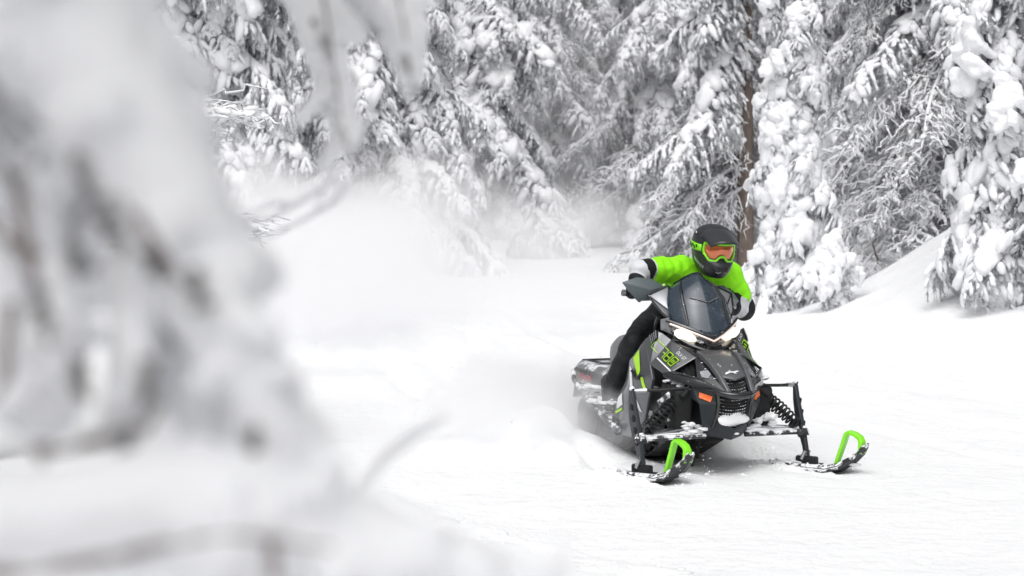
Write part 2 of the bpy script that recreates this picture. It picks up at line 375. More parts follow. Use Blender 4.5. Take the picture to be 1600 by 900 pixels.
def make_bough(seed, kind, L=1.6):
    rs = np.random.RandomState(seed); acc = Acc()
    n = 12; lk = L / 1.6
    wobble = rs.randn() * .14
    t = np.linspace(0, 1, n)
    main = np.stack([L * t * (1 - .08 * t), wobble * t ** 2 * L + .03 * np.sin(t * 7 + seed), -.30 * L * t ** 2 + .02 * np.sin(t * 9 + seed * 2)], 1)
    acc.tube(main, .020 * (1 - t) + .006, 5, 1)
    def at(s):
        i = min(int(s * (n - 1)), n - 2); f = s * (n - 1) - i; return main[i] * (1 - f) + main[i + 1] * f
    if kind == 'bare':
        for q in range(int(26 * lk)):
            s = .10 + .88 * rs.rand(); sd = rs.choice([-1, 1]); l = (.75 - .45 * s) * (.5 + .8 * rs.rand())
            P = droop(at(s), (.8, sd * (.5 + .5 * rs.rand()), .25 * rs.randn()), l, .25 + .3 * rs.rand(), 7, rs, .12)
            acc.tube(P, np.linspace(.009, .004, 7), 4, 1)
            if rs.rand() < .8: lump_tube(acc, rs, P, .012 + .008 * rs.rand(), 2, 5, .8)
            for w in range(5):
                j = rs.randint(2, 6); P2 = droop(P[j], (.6 + .5 * rs.randn(), sd * rs.rand() + .5 * rs.randn(), -.3 * rs.rand()), l * (.25 + .4 * rs.rand()), .35, 6, rs, .16)
                acc.tube(P2, np.linspace(.006, .003, 6), 3, 1)
                if rs.rand() < .65: lump_tube(acc, rs, P2, .008 + .008 * rs.rand(), 2, 4, .7)
                if rs.rand() < .28: clump(acc, rs, P2[3] + [0, 0, .012], P2[4] - P2[2], .028 + .03 * rs.rand(), .018 + .014 * rs.rand(), .017 + .012 * rs.rand(), 2)
        lump_tube(acc, rs, main, .022, 2, 6, .9)
        for q in range(5): clump(acc, rs, at(rs.rand() * .95) + [0, .03 * rs.randn(), .03], (1, 0, -.3), .05 + .05 * rs.rand(), .025 + .02 * rs.rand(), .024, 2)
        return acc.mesh('bare_bough', [M_NEEDLE_RIME, M_TWIG, M_TSNOW])
    heavy = kind == 'heavy'; hv = 1.25 if heavy else 1.0
    s = .08
    while s < .99:
        for sd in (-1, 1):
            if rs.rand() < .12: continue
            l = (.44 * (1 - s) ** .55 * (.6 + .4 * lk) + .10) * (.55 + .8 * rs.rand())
            if s < .3: l *= .55 + 1.5 * s
            d = (.55 + .30 * rs.randn(), sd * (.80 - .3 * s), .06 * rs.randn())
            P = droop(at(min(s + rs.rand() * .03, .99)), d, l, .65 + .55 * rs.rand(), 7, rs, .05)
            acc.tube(P, np.linspace(.008, .003, 7), 3, 1)
            needles(acc, rs, P, int(56 * l / .4) + 12, .060, .0055)
            # snow held on the branchlet: separate uneven lumps
            j = 1 + rs.randint(0, 2)
            while j < 7:
                sz = np.exp(rs.randn() * .35)
                if rs.rand() < .86:
                    c = P[j] + np.array([0, 0, .022 * sz * hv]); dirn = P[min(j + 1, 6)] - P[j - 1]
                    clump(acc, rs, c, dirn, (.042 + .040 * rs.rand()) * sz * hv, .027 * sz * hv, .025 * sz * hv, 2)
                j += 1 + (rs.rand() < .35)
            # hanging twigs with their own small lumps
            for w in range(4 if l < .25 else int(8 * (.5 + .5 * lk))):
                j = rs.randint(1, 7); l2 = .09 + .17 * rs.rand()
                P2 = droop(P[min(j, 6)], (.35 + .4 * rs.randn(), .5 * rs.randn(), -.7 - .5 * rs.rand()), l2, .4, 5, rs, .05)
                acc.tube(P2, np.linspace(.005, .003, 5), 3, 1)
                needles(acc, rs, P2, 24, .050, .0050)
                if rs.rand() < .58:
                    q = rs.randint(1, 4); sz = np.exp(rs.randn() * .3) * hv
                    clump(acc, rs, P2[q] + np.array([.008, 0, .01]), P2[q + 1] - P2[q - 1], (.030 + .036 * rs.rand()) * sz, .018 * sz, .017 * sz, 2)
        s += .046 / lk * (.8 + .4 * rs.rand())
    # thick pillows merged over the bough
    for q in range(int((17 if not heavy else 20) * lk)):
        a = rs.uniform(.12, .95); c = at(a * .999) + np.array([0, rs.randn() * (.06 if not heavy else .11), .03])
        sz = np.exp(rs.randn() * .3) * (1.0 if not heavy else 1.35)
        clump(acc, rs, c, (1, rs.randn() * .5, -.55 * a), rs.uniform(.08, .15) * sz, rs.uniform(.06, .10) * sz, rs.uniform(.045, .07) * sz, 2, .28)
    for w in range(9):
        P2 = droop(main[-1 - (w % 2)], (.6, .5 * rs.randn(), -.5), .12 + .14 * rs.rand(), .5, 5, rs); needles(acc, rs, P2, 28, .055, .005); acc.tube(P2, np.linspace(.005, .003, 5), 3, 1)
        if rs.rand() < .8: clump(acc, rs, P2[2] + [0, 0, .015], P2[3] - P2[1], .055, .03, .027, 2)
    return acc.mesh('snowy_bough' if not heavy else 'laden_bough', [M_NEEDLE if L < 2 else M_NEEDLE_RIME, M_TWIG, M_TSNOW])

BOUGHS = {'full': [make_bough(20 + i, 'full') for i in range(6)],
          'heavy': [make_bough(40 + i, 'heavy') for i in range(4)],
          'bare': [make_bough(60 + i, 'bare') for i in range(4)],
          'full_long': [make_bough(80 + i, 'full', 2.8) for i in range(5)], 'heavy_long': [make_bough(90 + i, 'heavy', 2.8) for i in range(3)], 'bare_long': [make_bough(95 + i, 'bare', 2.8) for i in range(3)]}

def pad_mesh(seed):
    """a big overhanging pillow of snow with drooping tongues"""
    rs = np.random.RandomState(seed); sg = []
    for q in range(5):
        c = Vector((.10 * q - .05 + .02 * rs.randn(), .05 * rs.randn(), .03 * rs.randn() - .012 * q * q)); sg.append((c, .085 + .02 * rs.rand(), c + Vector((.06, .03 * rs.randn(), -.02)), .075))
    for q in range(9):
        a = rs.uniform(0, .5); y = rs.choice([-1, 1]) * rs.uniform(.02, .12); c = Vector((a, y, -.02 - .4 * a * a)); l = rs.uniform(.08, .24)
        m = c + Vector((.04 + .03 * rs.randn(), y * .3, -l * .55)); e = m + Vector((.02, y * .1, -l * .6)); sg.append((c, .06, m, .046)); sg.append((m, .046, e, .024 + .012 * rs.rand()))
    me = union_mesh(sg, .016, 2); V = np.empty(len(me.vertices) * 3, np.float32); me.vertices.foreach_get('co', V); V = V.reshape(-1, 3)
    Nn = np.empty(len(V) * 3, np.float32); me.vertices.foreach_get('normal', Nn); Nn = Nn.reshape(-1, 3)
    V += Nn * (.03 * vnoise(V[:, 0] * 14 + seed, V[:, 1] * 14 + V[:, 2] * 11) + .016 * vnoise(V[:, 0] * 34, V[:, 2] * 34 + V[:, 1] * 20))[:, None].astype(np.float32)
    me.vertices.foreach_set('co', V.ravel()); me.materials.append(M_TSNOW); me.shade_smooth(); me.name = 'snow_pad'
    return me
def union_mesh(segs, voxel, smooth=4):
    """one continuous skin around tapered round limbs (p0, r0, p1, r1)"""
    g = Geo()
    for p0, r0, p1, r1 in segs:
        p0, p1 = Vector(p0), Vector(p1); d = (p1 - p0)
        ln = max(d.length, 1e-5); d = d / ln
        pts, rad = [], []
        for a in (-90, -65, -40, -15): pts.append(p0 + d * r0 * math.sin(R(a))); rad.append(max(r0 * math.cos(R(a)), .001))
        for a in (15, 40, 65, 90): pts.append(p1 + d * r1 * math.sin(R(a))); rad.append(max(r1 * math.cos(R(a)), .001))
        g.tube(pts, rad, 14)
    me = bpy.data.meshes.new('u'); me.from_pydata(g.v, [], g.f)
    bm = bmesh.new(); bm.from_mesh(me); bmesh.ops.recalc_face_normals(bm, faces=bm.faces); bm.to_mesh(me); bm.free()
    ob = bpy.data.objects.new('u', me); COL.objects.link(ob)
    m = ob.modifiers.new('r', 'REMESH'); m.mode = 'VOXEL'; m.voxel_size = voxel
    m = ob.modifiers.new('s', 'SMOOTH'); m.iterations = smooth; m.factor = .5
    bpy.context.view_layer.update()
    out = bpy.data.meshes.new_from_object(ob.evaluated_get(bpy.context.evaluated_depsgraph_get()))
    bpy.data.objects.remove(ob); bpy.data.meshes.remove(me)
    return out
PADS = [pad_mesh(70 + i) for i in range(4)]
def pads(root, spots):
    """(dx, dy, height, azimuth, tilt, scale) of the thick snow pads resting on a tree's boughs"""
    for i, (dx, dy, z, az, tl, sc) in enumerate(spots):
        b = bpy.data.objects.new('snow_pad', PADS[i % 4]); COL.objects.link(b); b.parent = root
        b.location = (dx, dy, z); b.rotation_euler = Euler((.2 * (-1) ** i, R(tl), R(az)), 'XYZ'); b.scale = (sc, sc * 1.1, sc)

def make_trunk(name, h, r, lean, bark, parent, seed):
    rs = np.random.RandomState(seed); g = Geo(); n = 16
    pts = [(lean[0] * t + .03 * rs.randn() * t, lean[1] * t + .03 * rs.randn() * t, -.5 + (h + .5) * t) for t in np.linspace(0, 1, n)]
    g.tube(pts, [r * (1.12 - 1.02 * t) + .01 for t in np.linspace(0, 1, n)], 12)
    return g.obj(name, bark, parent, True, 60)

def tree(label, x, y, h, spread, kinds, seed, group=None, name='fir_tree', r=None, start=.25, gap=.42, per=5, tilt=(18, 48), bark=None, cat='tree', lean=(0, 0), only=None, top=None, zoff=0, arc=None, low_tilt=None):
    """one conifer: trunk and boughs; only = (from, to) azimuth range of boughs in degrees"""
    rd = random.Random(seed)
    root = empty(name, (x, y, tz(x, y) + zoff))
    tag(root, label, cat, group)
    r = r or h * .013 + .03
    make_trunk('trunk', h, r, lean, bark or M_BARK, root, seed)
    z = start; k = 0
    while z < (top or h - .25):
        f = z / h
        rad = spread * (1 - f) ** .8 * (.82 + .3 * rd.random()) + .25
        if z < .8: rad *= .85
        a0 = rd.random() * 6.28
        for i in range(per):
            az = a0 + i * 6.283 / per + rd.uniform(-.35, .35)
            if only:
                d = math.degrees(az) % 360
                if not (only[0] <= d <= only[1] or only[0] <= d - 360 <= only[1]): continue
            kd = kinds(z, rd) if callable(kinds) else rd.choice(kinds)
            long_ = rad > 1.85; sc = rad / (2.7 if long_ else 1.55) * rd.uniform(.8, 1.15)
            b = bpy.data.objects.new('bough', rd.choice(BOUGHS[kd + ('_long' if long_ else '')])); COL.objects.link(b); b.parent = root
            t = math.degrees(0) + rd.uniform(*tilt)
            zz = z + rd.uniform(-.18, .18)
            b.location = (lean[0] * zz / h, lean[1] * zz / h, zz)
            b.rotation_euler = Euler((rd.uniform(-.25, .25), R(t), az), 'XYZ')
            sy = rd.uniform(.9, 1.15)
            b.scale = (sc, max(min(.75, sc * 1.4), sc * sy), max(min(.8, sc * 1.4), sc) * rd.uniform(.9, 1.1))
        z += gap * rd.uniform(.8, 1.2) * (2.2 if z > 3.2 + .095 * y else 1.0); k += 1
    return root

# ------------------------------------------------------------------ the trees, each where it stands
bare_low = lambda lim, share=.8: (lambda z, rd: ('bare' if rd.random() < share else 'full') if z < lim else ('full' if rd.random() < .85 else 'bare'))
mix = ['full', 'full', 'full', 'heavy']
GR, GL, GM, GF = 'firs on the right bank', 'firs on the left bank', 'firs at the bend of the trail', 'firs deep in the forest'
# right bank
t_right = tree('large snow-laden fir at the right edge, its lowest boughs touching the bank', 5.75, 22.0, 9.0, 1.75, mix, 1, GR, gap=.30, per=6, start=.15, tilt=(28, 62))
t_young = tree('slender young fir with thick snow pads right of the rider', 3.66, 26.0, 6.6, .80, ['heavy', 'heavy', 'full'], 2, GR, gap=.27, per=5, start=.25, tilt=(25, 60))
t_sap = tree('small buried fir sapling under a snow hood at the foot of the bank', 4.02, 24.6, .95, .42, ['heavy'], 3, GR, gap=.18, per=5, start=.25, tilt=(45, 70))
tree('fir with a tangle of bare frosted lower twigs over the shaded hollow', 6.45, 29.2, 11, 2.7, bare_low(3.4, .88), 4, GR, gap=.28, per=7, start=.75, tilt=(6, 36))
tree('pine with a bare reddish-brown trunk right behind the rider', 4.22, 36.0, 12, 2.5, bare_low(2.4, .95), 5, GR, name='pine_tree', r=.135, gap=.34, per=7, start=.9, tilt=(10, 42), bark=M_PINEBARK, only=(55, 228))
tree('fir behind the twig tangle, between the young fir and the large one', 6.9, 34.5, 11, 2.3, mix, 6, GR, gap=.38, per=6)
tree('fir standing deep behind the young fir on the right bank', 6.0, 39.0, 12, 2.2, mix, 7, GR, gap=.42, per=6)
tree('fir filling the gap behind the large fir at the right edge', 8.3, 31.0, 12, 2.4, mix, 8, GR, gap=.4, per=6, tilt=(25, 55))
tree('fir high on the right bank, half outside the right edge', 8.6, 25.5, 10, 2.0, mix, 9, GR, gap=.36, per=6, tilt=(25, 60))
tree('fir seen just right of the reddish pine trunk', 5.75, 43.0, 13, 2.3, mix, 10, GR, gap=.45, per=6)
tree('fir deep behind the twig tangle on the right', 9.6, 42.0, 13, 2.6, mix, 11, GR, gap=.5, per=6)
pads(t_young, [(-.10, -.22, 3.45, 200, 30, .95), (-.12, -.22, 2.65, 190, 38, 1.15), (-.12, -.20, 1.95, 205, 38, 1.1), (-.05, -.22, 1.30, 195, 45, .8), (.0, -.32, 3.9, 260, 50, .7),
              (.08, -.28, 2.3, 300, 52, .7), (.10, -.28, 3.0, 320, 48, .7), (-.15, -.2, 4.3, 190, 40, .9)])
pads(t_right, [(-.80, -.30, 2.85, 205, 66, 1.25), (-.45, -.70, 2.2, 240, 62, 1.0), (-.30, -.80, 1.35, 250, 64, .9), (-.15, -.85, 3.0, 265, 58, 1.0), (-.1, -.95, .75, 262, 62, .9)])
pads(t_sap, [(-.05, -.10, .90, 235, 35, .75), (-.22, -.12, .62, 200, 48, .85), (.12, -.15, .68, 310, 55, .75), (-.10, -.24, .55, 250, 58, .8)])
tree('tiny twiggy sapling with a snow cap in the shaded hollow on the right', 4.95, 27.0, .55, .22, ['bare', 'heavy'], 12, GR, name='sapling', r=.012, gap=.16, per=3, start=.2, tilt=(-10, 40), cat='sapling')
# bend of the trail
tree('fir with arching bare lower branches left of the reddish pine trunk', 3.75, 45.0, 13, 3.3, bare_low(3.2, .75), 20, GM, gap=.36, per=6, start=1.25, tilt=(5, 38), only=(80, 320))
tree('fir whose dark trunk base shows at the end of the trail', 2.35, 53.5, 14, 2.6, bare_low(1.6, .8), 21, GM, gap=.45, per=6, start=1.3, r=.26, tilt=(10, 40))
tree('fir behind the arching branches at the end of the trail', 4.0, 54.0, 14, 2.6, mix, 22, GM, gap=.5, per=6)
tree('fir closing the left side of the trail end', .55, 50.0, 14, 2.7, bare_low(1.5, .5), 23, GM, gap=.42, per=6, start=.3, tilt=(14, 45))
# left bank
tree('broad fir with down-swept boughs left of centre', -2.35, 34.0, 12, 2.9, mix, 30, GL, gap=.33, per=7, start=.2, tilt=(14, 40))
tree('fir with long down-swept boughs just left of the trail end', -.95, 41.5, 13, 2.9, mix, 31, GL, gap=.36, per=7, start=.2, tilt=(14, 42))
tree('fir left of the hanging blurred bough, its snow pads in tiers', -4.55, 27.5, 10, 2.5, mix, 32, GL, gap=.31, per=7, start=.2, tilt=(14, 42))
tree('fir directly behind the hanging blurred bough', -4.2, 35.5, 12, 2.4, mix, 33, GL, gap=.42, per=6)
tree('fir mostly hidden by the blurred snow at the far left', -7.0, 29.0, 11, 2.2, mix, 34, GL, gap=.5, per=6)
tree('fir deep behind the broad fir left of centre', -2.0, 47.5, 14, 2.6, mix, 35, GL, gap=.5, per=6)
tree('fir deep between the two left groups', -4.3, 45.0, 14, 2.6, mix, 36, GL, gap=.5, per=6)
tree('fir deep behind the tiered fir on the left', -7.0, 42.0, 13, 2.6, mix, 37, GL, gap=.5, per=6)
# one nearer fir on the left, sharp in the picture, standing behind the blurred snow
near = tree('near fir at upper left, its sharp drooping bough tips beside the blurred snow', -3.35, 12.4, 6.5, 1.75, ['full'], 40, None, gap=.25, per=7, start=2.75, tilt=(34, 60), only=(-85, 80), top=5.0)
for (zz, tl, az, sc, kd) in ((1.80, -24, -3, 1.15, 0), (1.74, -27, 3, 1.05, 1), (1.22, -20, -2, 1.15, 2)):
    b = bpy.data.objects.new('bough', BOUGHS['bare'][kd]); COL.objects.link(b); b.parent = near
    b.location = (0, 0, zz); b.rotation_euler = Euler((0, R(tl), R(az)), 'XYZ'); b.scale = (sc, .6, .8)
# farther rows that close the view between the others
far_rows = [(-13, 58, 'at the far left'), (-9.0, 60, 'left of the tiered fir'), (-5.6, 57, 'behind the hanging bough'), (-2.4, 62, 'behind the broad fir'), (.7, 60, 'behind the bend'),
            (3.2, 64, 'above the end of the trail'), (6.2, 59, 'left of the reddish pine'), (8.9, 55, 'right of the reddish pine'), (12.2, 57, 'behind the twig tangle'), (15.5, 52, 'at the far right')]
for i, (x, y, where) in enumerate(far_rows):
    tree('distant pale fir in the back row ' + where, x, y, 15, 3.2, ['full'], 50 + i, GF, gap=.62, per=6, start=.3, tilt=(15, 45), top=12)

# ------------------------------------------------------------------ snowmobile: materials
M_GREY = plain('sled_grey_paint', (.110, .114, .124), .28, .45, .5, var=.08, vscale=5, dust=.10, dscale=26)
M_HOOD = plain('sled_hood_grey', (.125, .128, .136), .36, .4, .5, dust=.06, dscale=30)
M_SILVER = plain('sled_silver_paint', (.25, .26, .28), .35, .4, .4, dust=.12, dscale=22)
M_GLOSS = plain('gloss_black', (.010, .011, .013), .10, 0, .6, dust=.12, dscale=40)
M_BLACK = plain('matte_black_plastic', (.011, .012, .013), .45, dust=.12, dscale=34, spec=.3)
M_CHAR = plain('charcoal_plastic', (.024, .028, .033), .40, dust=.08, dscale=30, spec=.35)
M_GUARD = plain('handguard_slate', (.085, .105, .115), .38, bump=.1)
M_DEEP = plain('dark_void', (.006, .006, .007), .8)
M_SNOWY = plain('snow_caked_black', (.03, .031, .034), .5, dust=.62, dscale=18)
M_ALU = plain('brushed_aluminium', (.42, .43, .45), .35, .9, dust=.30, dscale=20)
M_TUNNEL = plain('tunnel_metal', (.20, .205, .215), .4, .6, dust=.48, dscale=9)
M_CHROME = plain('chrome_reflector', (.30, .30, .32), .12, 1.0, bump=.5, bscale=90)
M_LIME = plain('lime_plastic', (.24, .78, .012), .35, coat=.3)
M_LIMEY = plain('lime_decal', (.42, .80, .015), .4)
M_WHITE = plain('white_decal', (.78, .79, .80), .45)
M_RED = plain('red_decal', (.55, .04, .06), .5)
M_ORANGE = plain('orange_reflector', (.85, .15, .02), .22, coat=.6, bump=.4, bscale=140)
M_RUBBER = plain('rubber', (.015, .015, .016), .7, dust=.25, dscale=30)
M_SEAT = plain('grey_vinyl', (.20, .20, .21), .5, bump=.25, bscale=40, var=.15)
M_CLUMP = snow_mat('packed_snow', 60, .6, .01)
M_LAMP = plain('headlamp_glow', (.9, .85, .75), .3, emis=((1.0, .86, .66), 2.3))
M_STRIP = plain('running_light', (.9, .8, .75), .3, emis=((1.0, .76, .64), .45))
M_TAIL = plain('tail_lamp_red', (.16, .01, .012), .2, coat=.5)
def clear_mat():
    m, nt, b, o = node_mat('clear_lens')
    tr = N(nt, 'ShaderNodeBsdfTransparent'); gl = N(nt, 'ShaderNodeBsdfGlossy'); gl.inputs['Roughness'].default_value = .04
    fr = N(nt, 'ShaderNodeFresnel', IOR=1.5); mx = N(nt, 'ShaderNodeMixShader')
    nt.links.new(fr.outputs[0], mx.inputs[0]); nt.links.new(tr.outputs[0], mx.inputs[1]); nt.links.new(gl.outputs[0], mx.inputs[2]); nt.links.new(mx.outputs[0], o.inputs[0]); nt.nodes.remove(b)
    return m
M_CLEAR = clear_mat()
def shield_mat():
    """smoked windshield, speckled with droplets and powder"""
    m, nt, b, o = node_mat('smoked_windshield')
    b.inputs['Base Color'].default_value = (.040, .058, .082, 1); b.inputs['Roughness'].default_value = .05; b.inputs['Coat Weight'].default_value = .4; b.inputs['Specular IOR Level'].default_value = .6
    tc = N(nt, 'ShaderNodeTexCoord'); n = N(nt, 'ShaderNodeTexNoise', Scale=130.0, Detail=3.0, Roughness=.7); n2 = N(nt, 'ShaderNodeTexNoise', Scale=9.0, Detail=3.0)
    for q in (n, n2): nt.links.new(tc.outputs['Object'], q.inputs['Vector'])
    ad = N(nt, 'ShaderNodeMath', operation='MULTIPLY_ADD'); ad.inputs[1].default_value = .35; nt.links.new(n2.outputs[0], ad.inputs[0]); nt.links.new(n.outputs[0], ad.inputs[2])
    mr = N(nt, 'ShaderNodeMapRange'); mr.inputs['From Min'].default_value = .84; mr.inputs['From Max'].default_value = .93; nt.links.new(ad.outputs[0], mr.inputs['Value'])
    mx = N(nt, 'ShaderNodeMix', data_type='RGBA'); mx.inputs['A'].default_value = (.040, .058, .082, 1); mx.inputs['B'].default_value = (.5, .52, .56, 1)
    nt.links.new(mr.outputs[0], mx.inputs['Factor']); nt.links.new(mx.outputs['Result'], b.inputs['Base Color'])
    tr = N(nt, 'ShaderNodeBsdfTransparent'); tr.inputs[0].default_value = (.35, .40, .46, 1)
    ms = N(nt, 'ShaderNodeMixShader'); ms.inputs[0].default_value = .70
    nt.links.new(tr.outputs[0], ms.inputs[1]); nt.links.new(b.outputs[0], ms.inputs[2]); nt.links.new(ms.outputs[0], o.inputs[0])
    return m
M_SHIELD = shield_mat()

# ------------------------------------------------------------------ snowmobile (local axes: x ahead, y to the rider's left, z up)
sled = empty('snowmobile', SLED, math.atan2(FW[1], FW[0]))
tag(sled, 'grey and black snowmobile with lime accents and lit headlight racing toward the camera', 'snowmobile')
CEN = (-.35, 0, .5)
def tw(p, k=.23):
    """pull a flank point in toward the centre line and back, along the sweep of the nose"""
    d = k * p[1]; return (p[0] - 2.02 * d, p[1] - d, p[2] - .18 * d)
def side(p, s): return (p[0], p[1] * s, p[2])
def sh_panel(name, pts, faces, mat, s, parent=None, solid=.012, bevel=.004, out=None, angle=30, mats=None):
    g = Geo(); g.add([side(p, s) for p in pts], faces)
    c = out or (CEN[0], 0, CEN[2])
    return g.obj(name, mats or mat, parent or sled, True, angle, solid=solid, bevel=bevel, out=c)
def caked(c, r, seed, parent, mat=None, k=7):
    """snow packed into a corner: several uneven lumps in one piece"""
    rs = np.random.RandomState(seed + 100); g = Geo()
    for q in range(k):
        o = [c[i] + r[i] * rs.uniform(-.8, .8) for i in range(3)]; f = rs.uniform(.28, .62)
        g.blob(o, (r[0] * f, r[1] * f, max(r[2] * f, .008)), seed * 9 + q, 3, .26)
    return g.obj('caked_snow', mat or M_CLUMP, parent, True, None, recalc=False)
def bvh_of(ob):
    me = ob.data; return BVHTree.FromPolygons([v.co.copy() for v in me.vertices], [tuple(p.vertices) for p in me.polygons])
def decal(name, polys, frame, bvh, mat, parent, off=.0035, cuts=3, cen=None):
    """thin plate laid on a panel: polys in (u,v) of frame=(origin,u,v); every vertex is dropped onto the panel"""
    o, u, v = [Vector(q) for q in frame]; u.normalize(); nrm = u.cross(v).normalized(); v = nrm.cross(u).normalized()
    bm = bmesh.new()
    for p in polys:
        try: bm.faces.new([bm.verts.new(o + u * a + v * b) for a, b in p])
        except ValueError: pass
    bmesh.ops.triangulate(bm, faces=bm.faces)
    if cuts: bmesh.ops.subdivide_edges(bm, edges=bm.edges, cuts=cuts, use_grid_fill=True)
    bm.normal_update()
    for w in bm.verts:
        best = None
        for sg in (1, -1):
            h = bvh.ray_cast(w.co + nrm * .25 * sg, -nrm * sg, .5)
            if h[0] is not None:
                ctr = h[0]
                outward = (ctr - Vector(cen or CEN)).dot(nrm * sg)
                if outward > 0: best = ctr + nrm * sg * off; break
        if best is not None: w.co = best
    me = bpy.data.meshes.new(name); bm.to_mesh(me); bm.free()
    return link_mesh(name, me, mat, parent, False)

# inner chassis: the dark body behind all panels
g = Geo()
g.loft([[(x, -w, z0), (x, w, z0), (x, w * .98, z1), (x, -w * .98, z1)] for x, w, z0, z1 in ((-.62, .20, .24, .62), (-.30, .19, .24, .68), (-.10, .15, .24, .60), (.04, .075, .27, .48))])
g.obj('chassis', M_DEEP, sled, True, 30, bevel=.01)
# nose core between the two front panels
g = Geo()
g.loft([[(x, -w, z0), (x, w, z0), (x, w, z1), (x, -w, z1)] for x, w, z0, z1 in ((-.2, .17, .22, .60), (-.02, .14, .25, .55), (.05, .08, .27, .52))])
g.obj('nose_core', M_DEEP, sled, True, 30)

# belly pan and skid plate
g = Geo()
up_ = [(.005, .160, .290), (.088, .100, .310), (.120, 0, .272)]; lo_ = [(-.03, .135, .232), (.04, .08, .222), (.070, 0, .205)]; bk = [(-.45, .20, .20), (-.45, .10, .19), (-.45, 0, .185)]
full = lambda r: [side(p, -1) for p in r] + [p for p in reversed(r[:-1])]
g.grid([full(up_), full(lo_), full(bk)])
g.obj('skid_plate', M_CHAR, sled, True, 25, solid=.012, bevel=.004, out=(-.1, 0, .6))
# slot in the skid plate
Geo().blob((.100, .02, .245), (.006, .016, .007), 3, 2, .1).obj('tow_slot', M_CLUMP, sled)

for s in (-1, 1):
    rl = 'right' if s < 0 else 'left'
    # number panel
    A = dict(a=(-.184, .375, .842), b=(-.262, .420, .786), c=(-.118, .450, .645), d=(.006, .425, .607), e=(.052, .380, .616), f=(.000, .200, .690), gg=(-.178, .278, .786), h=(-.182, .335, .826))
    A = {k: tw(v) for k, v in A.items()}
    ks = list(A); ix = {k: i for i, k in enumerate(ks)}
    tri = [('a', 'b', 'c'), ('a', 'c', 'h'), ('h', 'c', 'gg'), ('c', 'd', 'gg'), ('gg', 'd', 'e'), ('gg', 'e', 'f')]
    hp = sh_panel('number_panel', [A[k] for k in ks], [tuple(ix[q] for q in t) for t in tri], M_GREY, s, angle=14)
    bv = bvh_of(hp)
    def W(p): return Vector(side(p, s))
    o = W(tw((-.205, .400, .742))); uu = (W(tw((.030, .372, .640))) - o); vv = (W(A['gg']) - W(A['c']))
    # lettering: blocky outlined characters running down the panel toward the nose
    Hh, Wd, T = .058, .043, .0050
    glyph = {'C': [(0, 0, 1, 0), (0, 0, 0, 1), (0, 1, 1, 1)], '7': [(0, 1, 1, 1), (1, 0, 1, 1), (.35, .5, 1, .5)], '8': [(0, 0, 1, 0), (0, .5, 1, .5), (0, 1, 1, 1), (0, 0, 0, 1), (1, 0, 1, 1)], '0': [(0, 0, 1, 0), (0, 1, 1, 1), (0, 0, 0, 1), (1, 0, 1, 1), (.35, .32, .35, .68), (.65, .32, .65, .68)]}
    plates = []; back = []
    for q, ch in enumerate('C780'):
        bx = .030 + q * (Wd + .017)
        if q > 1: back.append([(bx - .006, -.006), (bx + Wd + .006, -.006), (bx + Wd + .006, Hh + .006), (bx - .006, Hh + .006)])
        for (x0, y0, x1, y1) in glyph[ch]:
            ax, ay, bx2, by = bx + x0 * Wd, y0 * Hh, bx + x1 * Wd, y1 * Hh
            plates.append([(ax - T / 2, ay - T / 2), (bx2 + T / 2, ay - T / 2), (bx2 + T / 2, by + T / 2), (ax - T / 2, by + T / 2)])
    if s > 0: # mirrored side reads from its own front to back
        plates = [[(.30 - a, b) for a, b in p] for p in plates]; back = [[(.30 - a, b) for a, b in p] for p in back]
    decal('number_background', back, (o, uu, vv), bv, M_BLACK, hp, .0025)
    decal('number', plates, (o, uu, vv), bv, M_LIMEY, hp, .006, 2)
    decal('stripe', [[(.10, -.026), (.285, -.026), (.285, -.018), (.10, -.018)]], (o, uu, vv), bv, M_WHITE, hp, .004)
    fc = bpy.data.curves.new('txt', 'FONT'); fc.body = 'DLX GT'; fc.size = .030; fo = bpy.data.objects.new('txt', fc); COL.objects.link(fo)
    bpy.context.view_layer.update(); tm = fo.evaluated_get(bpy.context.evaluated_depsgraph_get()).to_mesh()
    polys = []
    for p in tm.polygons:
        q = [(tm.vertices[i].co.x, tm.vertices[i].co.y) for i in p.vertices]
        polys.append([(.185 + a * .85 if s < 0 else .30 - .185 - .085 + a * .85, Hh + .020 + b) for a, b in q])
    fo.evaluated_get(bpy.context.evaluated_depsgraph_get()).to_mesh_clear(); bpy.data.objects.remove(fo)
    decal('model_lettering', polys, (o, uu, vv), bv, M_WHITE, hp, .005, 0)
    # air vent with slats at the upper corner
    vt = sh_panel('air_vent', [tw(q) for q in ((-.175, .372, .846), (-.228, .405, .806), (-.160, .418, .760), (-.150, .385, .800))], [(0, 1, 2, 3)], M_DEEP, s, solid=.006, bevel=None)
    for q in range(4):
        f = (q + .5) / 4; p0 = Vector((-.178, .378, .848)).lerp(Vector((-.226, .408, .808)), f); p1 = Vector((-.150, .390, .804)).lerp(Vector((-.160, .424, .764)), f)
        Geo().tube([side(tw(p0), s), side(tw(p1), s)], .0035, 5).obj('slat', M_SILVER, vt)
    # hood shoulder between headlight and intake
    sh_panel('hood_shoulder', [A['gg'], A['f'], (-.125, .122, .700), (-.205, .095, .722), (-.235, .135, .748), (-.298, .200, .800)], [(0, 5, 4), (0, 4, 1), (1, 4, 3), (1, 3, 2)], M_GLOSS, s)
    # intake opening
    it = sh_panel('air_intake', [tw(q) for q in ((.02, .352, .600), (-.03, .205, .660), (.085, .235, .560))], [(0, 1, 2)], M_DEEP, s, solid=.01, bevel=None)
    e_, f_, b_ = Vector(A['e']), Vector(A['f']), Vector(tw((.135, .252, .578)))
    for p, q in ((e_, f_), (f_, b_), (b_, e_)):
        Geo().tube([side(p, s), side(q, s)], .0075, 6).obj('rim', M_GLOSS, it)
